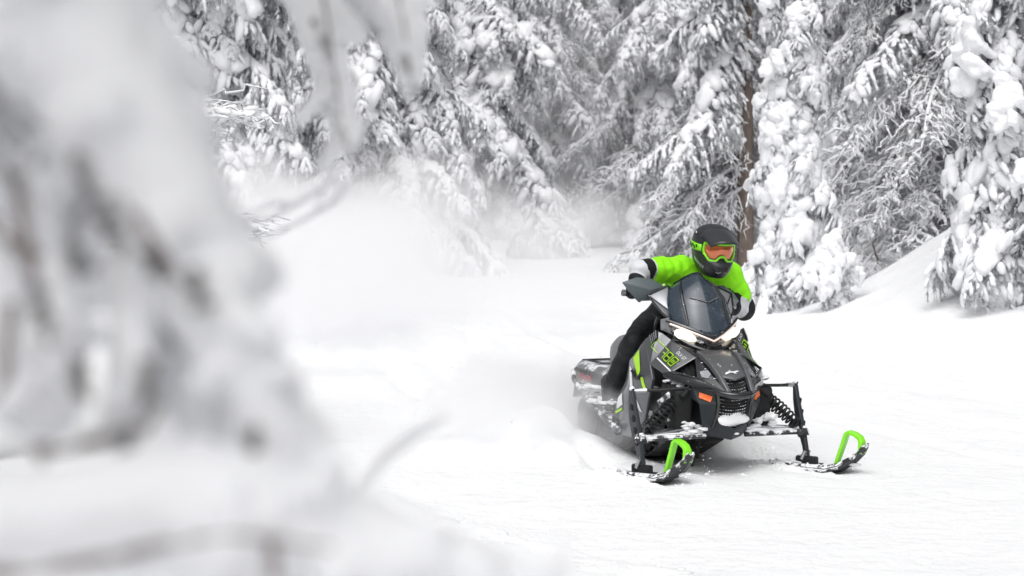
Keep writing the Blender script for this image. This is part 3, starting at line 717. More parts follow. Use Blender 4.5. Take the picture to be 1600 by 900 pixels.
    for q in range(5):
        f = (q + 1) / 6; a0 = e_.lerp(f_, f) - Vector((.03, 0, .01)); a1 = e_.lerp(b_, f) - Vector((.03, 0, .01))
        Geo().tube([side(a0, s), side(a1, s)], .0028, 5).obj('mesh_bar', M_BLACK, it)
    # glossy lower hood flank with grey facet
    fl = sh_panel('hood_flank', [A['f'], (-.125, .122, .698), (.185, .082, .500), tuple(b_)], [(0, 1, 2), (0, 2, 3)], M_GLOSS, s)
    decal('facet', [[(.11, -.020), (.155, -.028), (.185, .000), (.165, .028), (.125, .026)]], (W((-.10, .16, .67)), W((.09, .135, .53)) - W((-.10, .16, .67)), W((-.10, .12, .68)) - W((-.04, .19, .60))), bvh_of(fl), M_SILVER, fl, .004)
    # belt below intake
    sh_panel('hood_belt', [A['d'], A['e'], tuple(b_), (.185, .082, .500), (.135, .115, .492), tw((.172, .300, .535)), tw((.03, .43, .585))], [(0, 1, 6), (1, 2, 5, 6), (2, 3, 4, 5)], M_GLOSS, s, solid=.02)
    # hood ridge
    g = Geo(); rp = [Vector((-.140, .116, .706)), Vector((-.08, .112, .690)), (Vector((.02, .100, .640))), Vector((.10, .090, .585)), Vector((.190, .076, .498))]
    g.loft([[(p.x - .010, s * (p.y + .016), p.z - .016), (p.x + .006, s * (p.y + .012), p.z + .010), (p.x + .006, s * (p.y - .012), p.z + .010), (p.x - .010, s * (p.y - .016), p.z - .016)] for p in rp])
    g.obj('hood_ridge', M_HOOD, sled, True, 30, bevel=.004)
    # front panel with reflector
    fp = sh_panel('front_panel', [(-.005, .228, .525), (.140, .115, .494), (.112, .100, .425), (.085, .100, .318), (.000, .158, .276), (.045, .200, .424), (-.03, .235, .46)], [(0, 1, 2), (0, 2, 5), (0, 5, 6), (5, 2, 3), (5, 3, 4)], M_CHAR, s, solid=.02, angle=18, out=(-.2, 0, .45))
    bf = bvh_of(fp)
    decal('reflector', [[(0, 0), (.085, -.004), (.078, -.040), (.006, -.030)]], (W((.052, .205, .490)), W((.105, .140, .473)) - W((.052, .205, .490)), (0, 0, 1)), bf, M_ORANGE, fp, .009, 2)
    # nose side strut running from ridge to skid plate
    Geo().tube([side(p, s) for p in ((.120, .118, .485), (.108, .106, .42), (.085, .106, .34), (.060, .120, .285))], [.014, .012, .012, .01], 8).obj('nose_strut', M_GLOSS, sled)
    # large side panel
    S = [(-.262, .420, .784), (-.440, .440, .645), (-.474, .450, .519), (-.558, .460, .422), (-.636, .460, .312), (-.659, .450, .195), (-.600, .445, .165), (-.414, .440, .172), (-.235, .43, .300), (-.130, .455, .440), (-.070, .455, .560), (-.118, .450, .645), (-.37, .485, .44)]
    S = [tw(q) for q in S]
    sp = sh_panel('side_panel', S, [(12, i, (i + 1) % 12) for i in range(12)], M_GREY, s, solid=.022, angle=22)
    bs = bvh_of(sp); fr = (W((-.21, .36, -.019)), (1, 0, 0), (0, 0, 1))
    decal('lime_stripe', [[(-.375, .665), (-.300, .722), (-.238, .600), (-.262, .555)], [(-.225, .560), (-.190, .565), (-.128, .480), (-.165, .470)]], fr, bs, M_LIMEY, sp, .004)
    decal('white_flash', [[(-.415, .615), (-.375, .60), (-.262, .40), (-.235, .345), (-.26, .35), (-.34, .45)], [(-.57, .40), (-.49, .44), (-.47, .37), (-.58, .33)]], fr, bs, M_WHITE, sp, .004)
    decal('lime_line', [[(-.60, .315), (-.485, .350), (-.48, .335), (-.60, .30)]], fr, bs, M_LIMEY, sp, .005)
    decal('lower_guard', [[(-.655, .28), (-.575, .27), (-.56, .17), (-.60, .165), (-.655, .195)]], fr, bs, M_CHAR, sp, .005)
    # panel join: dark strap
    Geo().tube([side(p, s) for p in ((-.555, .362, .57), (-.470, .372, .53), (-.415, .372, .555))], .010, 6).obj('strap', M_BLACK, sp)
    # engine bay filler parts seen below the belt
    Geo().box((-.14, s * .26, .40), (.22, .12, .24), Euler((0, .2, 0)).to_matrix()).obj('engine_cover', M_DEEP, sled, bevel=.02)
    caked((-.06, s * .27, .30), (.09, .07, .035), int(5 + s), sled)
    caked((-.17, s * .285, .545), (.055, .05, .022), int(8 + s), sled)
    caked((-.02, s * .19, .262), (.05, .06, .02), int(18 + s), sled)

# hood centre
rows = []
for (x, zc, ze, w) in ((-.215, .722, .716, .108), (-.15, .716, .703, .108), (-.05, .682, .670, .102), (.04, .632, .618, .094), (.092, .594, .582, .086)):
    rows.append([(x, w * t, ze + (zc - ze) * (1 - t * t)) for t in np.linspace(-1, 1, 9)])
rows.append([(.092 + .034 * (1 - abs(t)), .086 * t, .582 - .018 * (1 - abs(t))) for t in np.linspace(-1, 1, 9)])
g = Geo(); g.grid(rows); hood = g.obj('hood', M_HOOD, sled, True, 25, solid=.014, bevel=.003, out=(-.1, 0, .3))
# leaping animal emblem on the nose
bh = bvh_of(hood); o = Vector((.088, -.052, .60))
decal('emblem', [[(0, 0), (.012, .012), (.034, .018), (.060, .014), (.084, .022), (.100, .020), (.092, .014), (.078, .008), (.066, .004), (.074, -.006), (.064, -.006), (.054, .003), (.034, .006), (.018, -.002), (.004, -.008)]], (o, (0, 1, 0), (-.55, 0, .40)), bh, M_WHITE, hood, .004, 0)

# grilles: recessed mesh of small bars between frame members
def grille(z0, z1, x0, x1, w0, w1, nv, nh):
    gr = empty('grille', (0, 0, 0), 0, sled)
    g = Geo(); g.add([(x0 - .05, -w0, z0), (x0 - .05, w0, z0), (x1 - .05, w1, z1), (x1 - .05, -w1, z1)], [(0, 1, 2, 3)]); g.obj('backing', M_DEEP, gr, False, recalc=False)
    for i in range(nh):
        f = (i + .5) / nh; z = z0 + (z1 - z0) * f; x = x0 + (x1 - x0) * f; w = w0 + (w1 - w0) * f
        Geo().tube([(x - .03 - .02 * abs(t) ** 2, w * t, z - .012 * (1 - t * t)) for t in np.linspace(-1, 1, 7)], .0035, 5).obj('bar', M_SNOWY, gr)
    for i in range(nv):
        t = -1 + 2 * (i + .5) / nv
        Geo().tube([(x0 - .026 - .02 * t * t, w0 * t, z0), (x1 - .026 - .02 * t * t, w1 * t, z1)], .003, 5).obj('bar', M_BLACK, gr)
grille(.490, .575, .160, .110, .078, .085, 11, 5)
grille(.325, .460, .110, .140, .092, .098, 12, 7)
g = Geo(); g.blob((.082, 0, .322), (.026, .098, .036), 4, 3, .12); g.blob((.074, .03, .345), (.02, .07, .02), 6, 3, .3); g.obj('packed_snow', M_CLUMP, sled)
# bumper bar under the hood
pts = [(.085, -.138, .512), (.120, -.122, .497), (.165, -.092, .487), (.192, -.048, .480), (.200, 0, .478), (.192, .048, .480), (.165, .092, .487), (.120, .122, .497), (.085, .138, .512)]
Geo().tube(pts, [.012, .016, .019, .021, .021, .021, .019, .016, .012], 10).obj('bumper_bar', M_GLOSS, sled)

# headlight
hl = empty('headlight', (0, 0, 0), 0, sled)
def hl_up(t): a = abs(t); return Vector((-.172 - .04 * a - .125 * a * a, .238 * t, .778 + .108 * a))
def hl_lo(t): a = abs(t); return Vector((-.172 - .02 * a - .125 * a * a, .222 * t, .712 + .010 * a + .100 * a * a))
T_ = np.linspace(-1, 1, 25)
g = Geo(); g.grid([[hl_lo(t) + (hl_up(t) - hl_lo(t)) * f - Vector((.075 * math.sin(math.pi * min(max(f, .0), 1)) * (1 - .5 * abs(t)), 0, 0)) for t in T_] for f in np.linspace(0, 1, 7)])
g.obj('reflector_bowl', M_CHROME, hl, True, 60)
g = Geo(); g.grid([[hl_lo(t) + (hl_up(t) - hl_lo(t)) * f + Vector((.022 * math.sin(math.pi * f), 0, 0)) for t in T_] for f in np.linspace(0, 1, 7)])
g.obj('lens', M_CLEAR, hl, True, 60, out=(-.4, 0, .75))
for s in (-1, 1):
    c = hl_lo(.62 * s).lerp(hl_up(.62 * s), .46) - Vector((.022, 0, 0))
    g = Geo(); rr = []
    for q, k in ((0, 1.0), (.012, .8), (.018, .4), (.0195, .02)):
        rr.append([(c.x + q, c.y + .076 * k * math.cos(A), c.z + .036 * k * math.sin(A) + .30 * s * .076 * k * math.cos(A)) for A in np.linspace(0, 2 * math.pi, 20, endpoint=False)])
    g.loft(rr); g.obj('lamp', M_LAMP, hl, True, 60)
    # faceted inner lens block toward the middle
    for q in range(4):
        t = s * (.10 + .075 * q); c = hl_lo(t).lerp(hl_up(t), .42) - Vector((.03, 0, 0))
        Geo().box(c, (.03, .017, .034), Euler((.4 * q, .5, .3 * s + .5 * q)).to_matrix()).obj('facet', M_CHROME, hl, False)
g = Geo(); g.tube([hl_up(t) + Vector((.006, 0, -.010)) for t in np.linspace(-.93, .93, 19)], .0065, 6); g.obj('light_strip', M_STRIP, hl)
g = Geo(); g.tube([hl_lo(t) + Vector((.004, 0, -.004)) for t in np.linspace(-.92, .92, 19)], .011, 6); g.obj('bezel', M_GLOSS, hl)
g = Geo(); g.tube([hl_up(t) + Vector((.004, 0, .006)) for t in np.linspace(-1, 1, 19)], .009, 6); g.obj('brow', M_GLOSS, hl)
for s in (-1, 1):   # silver cheek trims beside the lamps
    g = Geo(); g.add([side(p, s) for p in ((-.335, .222, .905), (-.380, .255, .892), (-.385, .252, .828), (-.315, .205, .802), (-.33, .225, .855))], [(0, 1, 2, 3, 4)])
    g.obj('cheek_trim', M_SILVER, sled, True, 30, solid=.02, bevel=.004, out=(-.5, 0, .85))

# windshield
def ws(u, v):
    """u -1..1 across, v 0..1 upward"""
    a = abs(u)
    cx = np.interp(v, [0, .25, .5, .75, 1], [-.160, -.205, -.258, -.322, -.400]); cz = np.interp(v, [0, .25, .5, .75, 1], [.796, .900, 1.003, 1.095, 1.168])
    half = np.interp(v, [0, .15, .5, .8, 1], [.205, .208, .195, .158, .100])
    y = half * u
    x = cx - .055 * a - .130 * a ** 3 * (1 - .45 * v)
    z = cz + np.interp(v, [0, .2, .6, 1], [.088, .05, -.004, -.072]) * a ** 1.9
    return Vector((x, y, z))
g = Geo(); g.grid([[ws(u, v) for u in np.linspace(-1, 1, 25)] for v in np.linspace(0, 1, 15)])
shield = g.obj('windshield', M_SHIELD, sled, True, 60, solid=.005, out=(-.7, 0, .9))
bw = bvh_of(shield)
for s in (-1, 1):
    Geo().tube([ws(s * (.62 + .1 * v), v) + Vector((.004, s * .004, 0)) for v in np.linspace(.10, .95, 10)], [.004 + .006 * math.sin(math.pi * k) for k in np.linspace(.1, 1, 10)], 7).obj('moulding', M_GLOSS, shield)
    g = Geo(); g.tube([ws(s * u, v) + Vector((.006, 0, 0)) for u, v in ((0.02, .49), (.2, .515), (.4, .54), (.52, .555))], [.005, .0045, .004, .002], 5, flat=.5); g.obj('stripe', M_SILVER, shield)
Geo().tube([ws(u, 1.0) for u in np.linspace(-1, 1, 17)], .005, 6).obj('edge_trim', M_BLACK, shield)
for k, (u, v) in enumerate(((-.35, .06), (-.12, .05), (.25, .07))): Geo().blob(ws(u, v) + Vector((.004, 0, 0)), (.005, .006, .006), k, 1, 0).obj('screw', M_BLACK, shield)
for s in (-1, 1):
    P1, B_, Mi, C_, D_ = (-.500, .150, 1.085), (-.500, .280, 1.030), (-.375, .168, .922), (-.390, .240, .932), (-.345, .196, .884)
    fa = sh_panel('fairing_upper', [P1, B_, Mi, (-.44, .170, 1.02)], [(0, 1, 3), (3, 1, 2)], M_SILVER, s, solid=.014, out=(-.7, 0, .9))
    sh_panel('fairing_lower', [B_, C_, D_, Mi], [(0, 1, 2, 3)], M_SILVER, s, solid=.014, out=(-.7, 0, .8))
    Geo().tube([side(p, s) for p in (P1, B_, C_, D_)], .007, 6).obj('fairing_trim', M_BLACK, fa)
    Geo().tube([side(p, s) for p in (B_, Mi)], .005, 6).obj('crease_trim', M_BLACK, fa)
# console and steering column behind the windshield
g = Geo(); g.loft([[(x, -w, z0), (x, w, z0), (x, w * .7, z1), (x, -w * .7, z1)] for x, w, z0, z1 in ((-.30, .17, .72, .86), (-.42, .16, .70, .94), (-.56, .12, .66, .90), (-.70, .10, .62, .76))])
g.obj('console', M_BLACK, sled, True, 30, bevel=.015)
for s in (-1, 1): Geo().tube([(-.44, s * .235, .90), (-.50, s * .225, .86), (-.54, s * .21, .80)], .016, 7).obj('cable_loom', M_BLACK, sled)

# handlebar, turned left so that its right end is ahead and higher
HR, HL = Vector((-.590, -.392, 1.042)), Vector((-.680, .375, .940)); HC = Vector((-.62, .0, .975))
hb = Geo().tube([HR, HR.lerp(HC, .35), HR.lerp(HC, .75) + Vector((0, 0, -.01)), HC, HL.lerp(HC, .75) + Vector((0, 0, -.01)), HL.lerp(HC, .35), HL], .011, 10).obj('handlebar', M_BLACK, sled)
Geo().tube([HC, HC + Vector((.12, .03, -.25))], .022, 10).obj('steering_post', M_BLACK, hb)
for P in (HR, HL):
    d = (HC - P).normalized(); Geo().tube([P - d * .012, P + d * .13], .018, 10).obj('grip', M_RUBBER, hb)
    Geo().tube([P - d * .020, P - d * .006], .021, 10).obj('bar_end', M_ALU, hb)
    Geo().tube([P + d * .14 + Vector((.02, 0, -.005)), P + d * .08 + Vector((.05, 0, -.015)), P + Vector((.055, 0, -.02))], .006, 6).obj('brake_lever', M_BLACK, hb)
gp = [(-.42, -.496, 1.122), (-.42, -.400, 1.153), (-.405, -.308, 1.143), (-.40, -.215, 1.090), (-.40, -.236, 1.056), (-.395, -.307, 1.007), (-.40, -.404, 1.006), (-.415, -.458, 1.070), (-.365, -.335, 1.075)]
gp = [(x - .125, y + .062, z - .011) for x, y, z in gp]
g = Geo(); g.add(gp, [(8, i, (i + 1) % 8) for i in range(8)]); g.obj('handguard', M_GUARD, sled, True, 30, solid=.012, bevel=.004, out=(-.9, -.3, 1.05))
gp = [(-.47, .150, 1.090), (-.47, .215, 1.090), (-.50, .300, 1.037), (-.52, .345, .985), (-.51, .30, .945), (-.48, .245, .925), (-.45, .170, .990), (-.425, .235, 1.02)]
gp = [(x - .10, y + .050, z - .01) for x, y, z in gp]
g = Geo(); g.add(gp, [(7, i, (i + 1) % 7) for i in range(7)]); g.obj('handguard', M_GUARD, sled, True, 30, solid=.012, bevel=.004, out=(-.9, .3, 1.0))

# seat
g = Geo(); rr = []
for x, w, z0, z1 in ((-.60, .10, .60, .76), (-.75, .13, .57, .755), (-.95, .155, .53, .745), (-1.15, .165, .50, .74), (-1.32, .16, .49, .735), (-1.42, .14, .50, .69), (-1.46, .11, .52, .62)):
    rr.append([(x, w * math.copysign(abs(math.cos(A)) ** .6, math.cos(A)), z0 + (z1 - z0) * (.5 + .5 * math.copysign(abs(math.sin(A)) ** .6, math.sin(A)))) for A in np.linspace(0, 2 * math.pi, 20, endpoint=False)])
g.loft(rr); g.obj('seat', M_SEAT, sled, True, 50)
# tunnel
g = Geo(); g.grid([[(x, -.205, .30 + .03 * k), (x, -.205, z), (x, -.165, z + .035), (x, .165, z + .035), (x, .205, z), (x, .205, .30 + .03 * k)] for k, (x, z) in enumerate(((-.45, .46), (-.90, .46), (-1.35, .465), (-1.85, .485)))])
tun = g.obj('tunnel', M_TUNNEL, sled, True, 25, solid=.006, out=(-1.1, 0, .2)); bt = bvh_of(tun)
g = Geo(); g.box((-1.80, 0, .47), (.10, .30, .07), None); g.obj('tail_housing', M_BLACK, sled, bevel=.015)
Geo().box((-1.858, 0, .475), (.02, .22, .04)).obj('tail_lamp', M_TAIL, sled, bevel=.006)
# rear rack with raised luggage plate
g = Geo(); g.add([(-1.60, -.12, .505), (-1.90, -.14, .525), (-1.90, .14, .525), (-1.60, .12, .505), (-1.64, -.08, .52), (-1.85, -.10, .53), (-1.85, .10, .53), (-1.64, .08, .52)], [(0, 1, 5, 4), (1, 2, 6, 5), (2, 3, 7, 6), (3, 0, 4, 7)])
rk = g.obj('rear_rack', M_BLACK, sled, True, 30, solid=.018, bevel=.004, out=(-1.8, 0, .3))
for y in (-.14, .14): Geo().tube([(-1.70, y * .8, .51), (-1.78, y * .9, .45)], .012, 6).obj('rack_leg', M_BLACK, rk)
pts = [(-1.60, -.205, .45), (-1.82, -.215, .465), (-1.93, -.15, .475), (-1.95, 0, .475), (-1.93, .15, .475), (-1.82, .215, .465), (-1.60, .205, .45)]
Geo().tube(pts, .013, 8).obj('rear_bumper', M_BLACK, sled)
g = Geo(); g.grid([[(-1.84, y, .45), (-1.90, y, .36), (-1.94, y, .27)] for y in (-.19, -.06, .06, .19)]); g.obj('snow_flap', M_RUBBER, sled, True, 40, solid=.008, out=(-1.5, 0, .3))
for s in (-1, 1):
    # running board, rail, side plate of the tunnel
    inn = [(-.60, .205, .255), (-.90, .205, .275), (-1.25, .205, .32), (-1.62, .205, .38)]; outr = [(-.76, .365, .195), (-1.0, .350, .240), (-1.33, .325, .318), (-1.64, .290, .402)]
    g = Geo(); g.grid([[side(p, s) for p in inn], [side(p, s) for p in outr]]); rb = g.obj('running_board', M_SNOWY, sled, True, 30, solid=.012, out=(-1, 0, -.5))
    Geo().tube([side(p, s) for p in ((-.74, .372, .185), (-1.0, .357, .230), (-1.33, .332, .311), (-1.66, .295, .412), (-1.85, .225, .47))], [.02, .018, .017, .016, .012], 8).obj('edge_rail', M_TUNNEL, rb)
    for q in range(9):
        f = (q + .5) / 9; a = Vector(inn[0]).lerp(Vector(inn[3]), f); b = Vector(outr[0]).lerp(Vector(outr[3]), f)
        Geo().tube([side(a + Vector((0, 0, .012)), s), side(b + Vector((0, 0, .010)), s)], .007, 5).obj('traction_bar', M_SNOWY, rb)
    Geo().tube([side(p, s) for p in ((-1.24, .21, .44), (-1.18, .29, .35), (-1.14, .325, .31))], .013, 6).obj('foot_brace', M_BLACK, rb)
    caked((-1.06, s * .33, .325), (.14, .05, .025), int(31 + s), rb)
    caked((-1.40, s * .27, .38), (.16, .045, .022), int(33 + s), rb)
    polys = [[(-1.78 + q * .055, .405), (-1.745 + q * .055, .405), (-1.73 + q * .055, .445), (-1.765 + q * .055, .445)] for q in range(4)]
    decal('tunnel_marking', polys, ((0, s * .2, 0), (1, 0, 0), (0, 0, 1)), bt, M_RED, tun, .004, 0)
    Geo().blob((-1.12, s * .20, .44), (.05, .02, .03), 2, 2, .2).obj('lime_tab', M_LIMEY, sled)
    # rail of the skid frame and its wheels
    Geo().box((-1.10, s * .10, .10), (1.10, .03, .045)).obj('slide_rail', M_ALU, sled, bevel=.006)
    for x, z, r_ in ((-1.72, .135, .105), (-1.25, .09, .06), (-.80, .09, .06), (-.62, .20, .08)):
        w = Geo(); w.tube([(x, s * .125, z), (x, s * .150, z)], r_, 20); wo_ = w.obj('idler_wheel', M_BLACK, sled, bevel=.006)
    for x0, z0, x1, z1 in ((-.75, .40, -1.0, .12), (-1.35, .42, -1.55, .13)):
        Geo().tube([(x0, s * .14, z0), (x1, s * .11, z1)], .016, 8).obj('suspension_arm', M_ALU, sled)
# track: one belt with its cross lugs
loop = []
for A in np.linspace(-90, 90, 9): loop.append((-.52 + .13 * math.cos(R(A)), .20 + .13 * math.sin(R(A)) + .0))
loop = [(-1.72 - .13 * math.cos(R(A)), .145 - .13 * math.sin(R(A))) for A in np.linspace(-90, 90, 11)] + [(-1.5, .012), (-1.2, .012), (-.9, .012), (-.72, .03), (-.55, .10)] + [(-.50 + .10 * math.cos(R(A)), .22 + .11 * math.sin(R(A))) for A in np.linspace(-40, 90, 6)]
g = Geo(); ring = loop + [loop[0]]
g.grid([[(x, y, z) for (x, z) in ring] for y in (-.19, .19)]); tr = g.obj('track', M_RUBBER, sled, True, 50, solid=.014, recalc=False)
segs = [(Vector((a[0], 0, a[1])), Vector((b[0], 0, b[1]))) for a, b in zip(ring[:-1], ring[1:])]; tot = sum((b - a).length for a, b in segs); lug_me = None
cx0 = Vector((-1.1, 0, .17)); dist = 0; nl = 46; acc_l = 0; si = 0
for q in range(nl):
    tgt = tot * q / nl; dd = 0
    for a, b in segs:
        if dd + (b - a).length >= tgt: break
        dd += (b - a).length
    p = a.lerp(b, (tgt - dd) / max((b - a).length, 1e-6)); t = (b - a).normalized(); nn = Vector((t.z, 0, -t.x))
    if nn.dot(p - cx0) < 0: nn = -nn
    if lug_me is None:
        gl = Geo(); gl.box((0, 0, .017), (.014, .36, .034)); lo = gl.obj('lug', M_RUBBER, tr, False, bevel=.003); lug_me = lo.data
    else:
        lo = bpy.data.objects.new('lug', lug_me); COL.objects.link(lo); lo.parent = tr
    lo.location = p; lo.rotation_euler = nn.to_track_quat('Z', 'Y').to_euler()

# front suspension and skis
for s in (-1, 1):
    st = R(20) if s < 0 else R(27)
    top, bot = Vector((-.150, s * .540, .490)), Vector((0, s * .540, .085))
    g = Geo()
    for dy, w in ((0, 1),):
        prof = [(-.150, .495, .024), (-.130, .40, .050), (-.096, .30, .066), (-.058, .22, .058), (-.018, .13, .038), (.002, .07, .032)]
        g.loft([[(x - w_, s * .540 - .013, z), (x + w_ * .8, s * .540 - .013, z), (x + w_ * .8, s * .540 + .013, z), (x - w_, s * .540 + .013, z)] for x, z, w_ in [(a_, b_2, c_ * (1 if s < 0 else .62)) for a_, b_2, c_ in prof]])
    sp_ = g.obj('spindle', M_CHAR, sled, True, 30, bevel=.006)
    for q in range(4):
        x, z = -.120 + q * .024, .40 - q * .066
        Geo().box((x, s * .555, z), (.035, .008, .034), Euler((0, .3, 0)).to_matrix()).obj('recess', M_DEEP, sp_, bevel=.004)
    Geo().blob((-.150, s * .540, .505), (.020, .018, .014), 6, 2, .2).obj('ball_joint', M_SNOWY, sp_)
    Geo().blob((-.035, s * .53, .225), (.045, .035, .038), 7, 2, .25).obj('hub', M_SNOWY, sp_)
    # tie rod at the top, lower arms
    Geo().tube([(-.145, s * .52, .492), (-.05, s * .37, .503), (-.02, s * .22, .512)], .0095, 8).obj('tie_rod', M_BLACK, sled)
    Geo().tube([(-.148, s * .525, .492), (-.11, s * .46, .497)], .013, 8).obj('rod_end', M_ALU, sled)
    Geo().tube([(-.04, s * .515, .220), (-.01, s * .13, .225)], .016, 8).obj('lower_arm', M_SNOWY, sled)
    Geo().tube([(-.05, s * .515, .240), (-.16, s * .17, .262)], .014, 8).obj('lower_arm', M_ALU, sled)
    Geo().tube([(-.045, s * .50, .238), (-.03, s * .30, .245), (-.01, s * .20, .245)], .010, 6, flat=.5).obj('caked_snow', M_CLUMP, sled)
    # shock absorber with coil spring
    a, b = Vector((-.07, s * .225, .495)), Vector((-.045, s * .498, .262)); d = (b - a)
    shk = Geo().tube([a, a + d * .10, a + d * .11, a + d * .45, a + d * .46, b - d * .06, b], [.014, .014, .024, .024, .012, .012, .016], 10).obj('shock_absorber', M_BLACK, sled)
    u = d.normalized().cross(Vector((1, 0, 0))).normalized(); v = d.normalized().cross(u)
    coil = [a + d * (.26 + .66 * k / 132) + (u * math.cos(k * 2 * math.pi / 16) + v * math.sin(k * 2 * math.pi / 16)) * (.042 - .007 * abs(k - 60) / 66) for k in range(133)]
    Geo().tube(coil, .0065, 5).obj('coil_spring', M_BLACK, shk)
    for f in (.24, .93): Geo().tube([a + d * f, a + d * (f + .02)], .043, 12).obj('spring_seat', M_BLACK, shk)
    Geo().tube([a + d * .06, a + d * .20], .027, 10).obj('reservoir_cap', M_ALU, shk)
    Geo().tube([a + Vector((.03, s * -.01, .012)), a + d * .30 + Vector((.055, s * -.02, .03))], .021, 10).obj('reservoir', M_BLACK, shk)
    Geo().tube([a + Vector((-.03, 0, .03)), a + d * .55 + Vector((-.07, 0, .04))], .026, 8).obj('steering_arm', M_SNOWY, sled)
    # ski, steered to the rider's left
    sk = empty('ski', (0, s * .540, -.012), st, sled)
    prof = [(-.30, .030, .035), (-.27, .016, .058), (-.15, .008, .066), (0, .004, .068), (.16, .006, .068), (.25, .030, .066), (.325, .075, .060), (.38, .125, .050), (.410, .168, .036), (.42, .185, .022)]
    prof = [(x * (.55 if s < 0 else .85) if x < 0 else x * (.95 if s < 0 else 1), z, w) for x, z, w in prof]
    rows = [[(x, -w, z + .016), (x, -w * .86, z + .002), (x, -w * .30, z), (x, 0, z - .012), (x, w * .30, z), (x, w * .86, z + .002), (x, w, z + .016)] for x, z, w in prof]
    g = Geo(); g.grid(rows); g.obj('ski_blade', M_SNOWY, sk, True, 40, solid=.012, out=(0, 0, 1.5))
    for w in (-1, 1):
        g = Geo(); g.tube([(x, w * wd * .62, z + .028) for x, z, wd in prof[2:8]], [.006, .016, .020, .018, .014, .006], 6); g.obj('keel_rib', M_SNOWY, sk)
    Geo().box((0, 0, .055), (.14, .05, .07)).obj('saddle', M_BLACK, sk, bevel=.01)
    for w in (-1, 1): Geo().tube([(-.02, w * .028, .07), (0, w * .020, .12)], .012, 6).obj('saddle_lug', M_ALU, sk)
    caked((-.08, 0, .030), (.16, .045, .022), int(41 + s), sk)
    caked((.30, .01, .062), (.06, .028, .018), int(45 + s), sk)
    # lime loop at the tip
    hpts = [(.215, 0, .035), (.243, 0, .095), (.272, 0, .160), (.292, 0, .205), (.312, 0, .216), (.352, 0, .208), (.384, 0, .194), (.398, 0, .176), (.397, 0, .156), (.392, 0, .138)]
    hpts = [(x * (.95 if s < 0 else 1) - .012, y, .030 + (z - .035) * 1.26 if z > .14 else z) for x, y, z in hpts]
    hpts[1] = (hpts[1][0], 0, .112); hpts[-1] = (hpts[-1][0], 0, .140); hpts[-2] = (hpts[-2][0], 0, .166)
    g = Geo(); wds = [.018, .020, .021, .022, .023, .023, .023, .024, .028, .034]; ths = [.010, .011, .011, .011, .011, .012, .013, .013, .012, .012]
    rr = []
    for i, p in enumerate(hpts):
        t = (Vector(hpts[min(i + 1, len(hpts) - 1)]) - Vector(hpts[max(i - 1, 0)])).normalized(); nn = Vector((-t.z, 0, t.x)); p = Vector(p)
        rr.append([p + nn * ths[i] + Vector((0, wds[i], 0)), p + nn * ths[i] - Vector((0, wds[i], 0)), p - nn * ths[i] - Vector((0, wds[i], 0)), p - nn * ths[i] + Vector((0, wds[i], 0))])
    g.loft(rr); g.obj('ski_handle', M_LIME, sk, True, 35, bevel=.004)

# ------------------------------------------------------------------ rider
rider = empty('person', SLED, math.atan2(FW[1], FW[0]))
tag(rider, 'rider in lime and black suit with black helmet and goggles leaning over the snowmobile', 'person')
J = dict(pel=(-1.20, .13, .820), bel=(-1.05, .165, .945), che=(-.86, .21, 1.07), nek=(-.77, .235, 1.17), hed=(-.70, .225, 1.25),
         sR=(-.80, .065, 1.165), eR=(-.70, -.245, 1.180), hR=(-.62, -.335, 1.045), sL=(-.79, .400, 1.115), eL=(-.82, .535, .905), hL=(-.695, .325, .955),
         hipR=(-1.18, .035, .795), kR=(-.76, -.255, .730), aR=(-1.08, -.280, .385), hipL=(-1.18, .22, .80), kL=(-.76, .29, .72), aL=(-1.08, .280, .385))
J = {k: Vector(v) for k, v in J.items()}
segs = [(J['pel'], .132, J['bel'], .140), (J['bel'], .140, J['che'], .155), (J['che'], .14, J['che'] + Vector((.03, -.10, .055)), .13), (J['che'], .14, J['che'] + Vector((.03, .13, .01)), .135),
        (J['che'], .12, J['nek'], .085), (J['nek'], .075, J['hed'], .07), (J['sR'], .085, J['che'], .11), (J['sL'], .085, J['che'], .11),
        (J['sR'], .100, J['sR'].lerp(J['eR'], .55), .082), (J['sR'].lerp(J['eR'], .5), .082, J['eR'], .066), (J['eR'], .066, J['eR'].lerp(J['hR'], .5), .060), (J['eR'].lerp(J['hR'], .5), .060, J['hR'], .042),
        (J['sL'], .108, J['sL'].lerp(J['eL'], .55), .090), (J['sL'].lerp(J['eL'], .5), .090, J['eL'], .070), (J['eL'], .070, J['eL'].lerp(J['hL'], .5), .062), (J['eL'].lerp(J['hL'], .5), .062, J['hL'], .042),
        (J['pel'], .13, J['hipR'], .10), (J['pel'], .13, J['hipL'], .11),
        (J['hipR'], .098, J['kR'], .076), (J['kR'], .076, J['kR'].lerp(J['aR'], .4), .078), (J['kR'].lerp(J['aR'], .4), .078, J['aR'], .058),
        (J['hipL'], .115, J['kL'], .082), (J['kL'], .082, J['kL'].lerp(J['aL'], .4), .078), (J['kL'].lerp(J['aL'], .4), .078, J['aL'], .058)]
bme = union_mesh(segs, .011, 5)
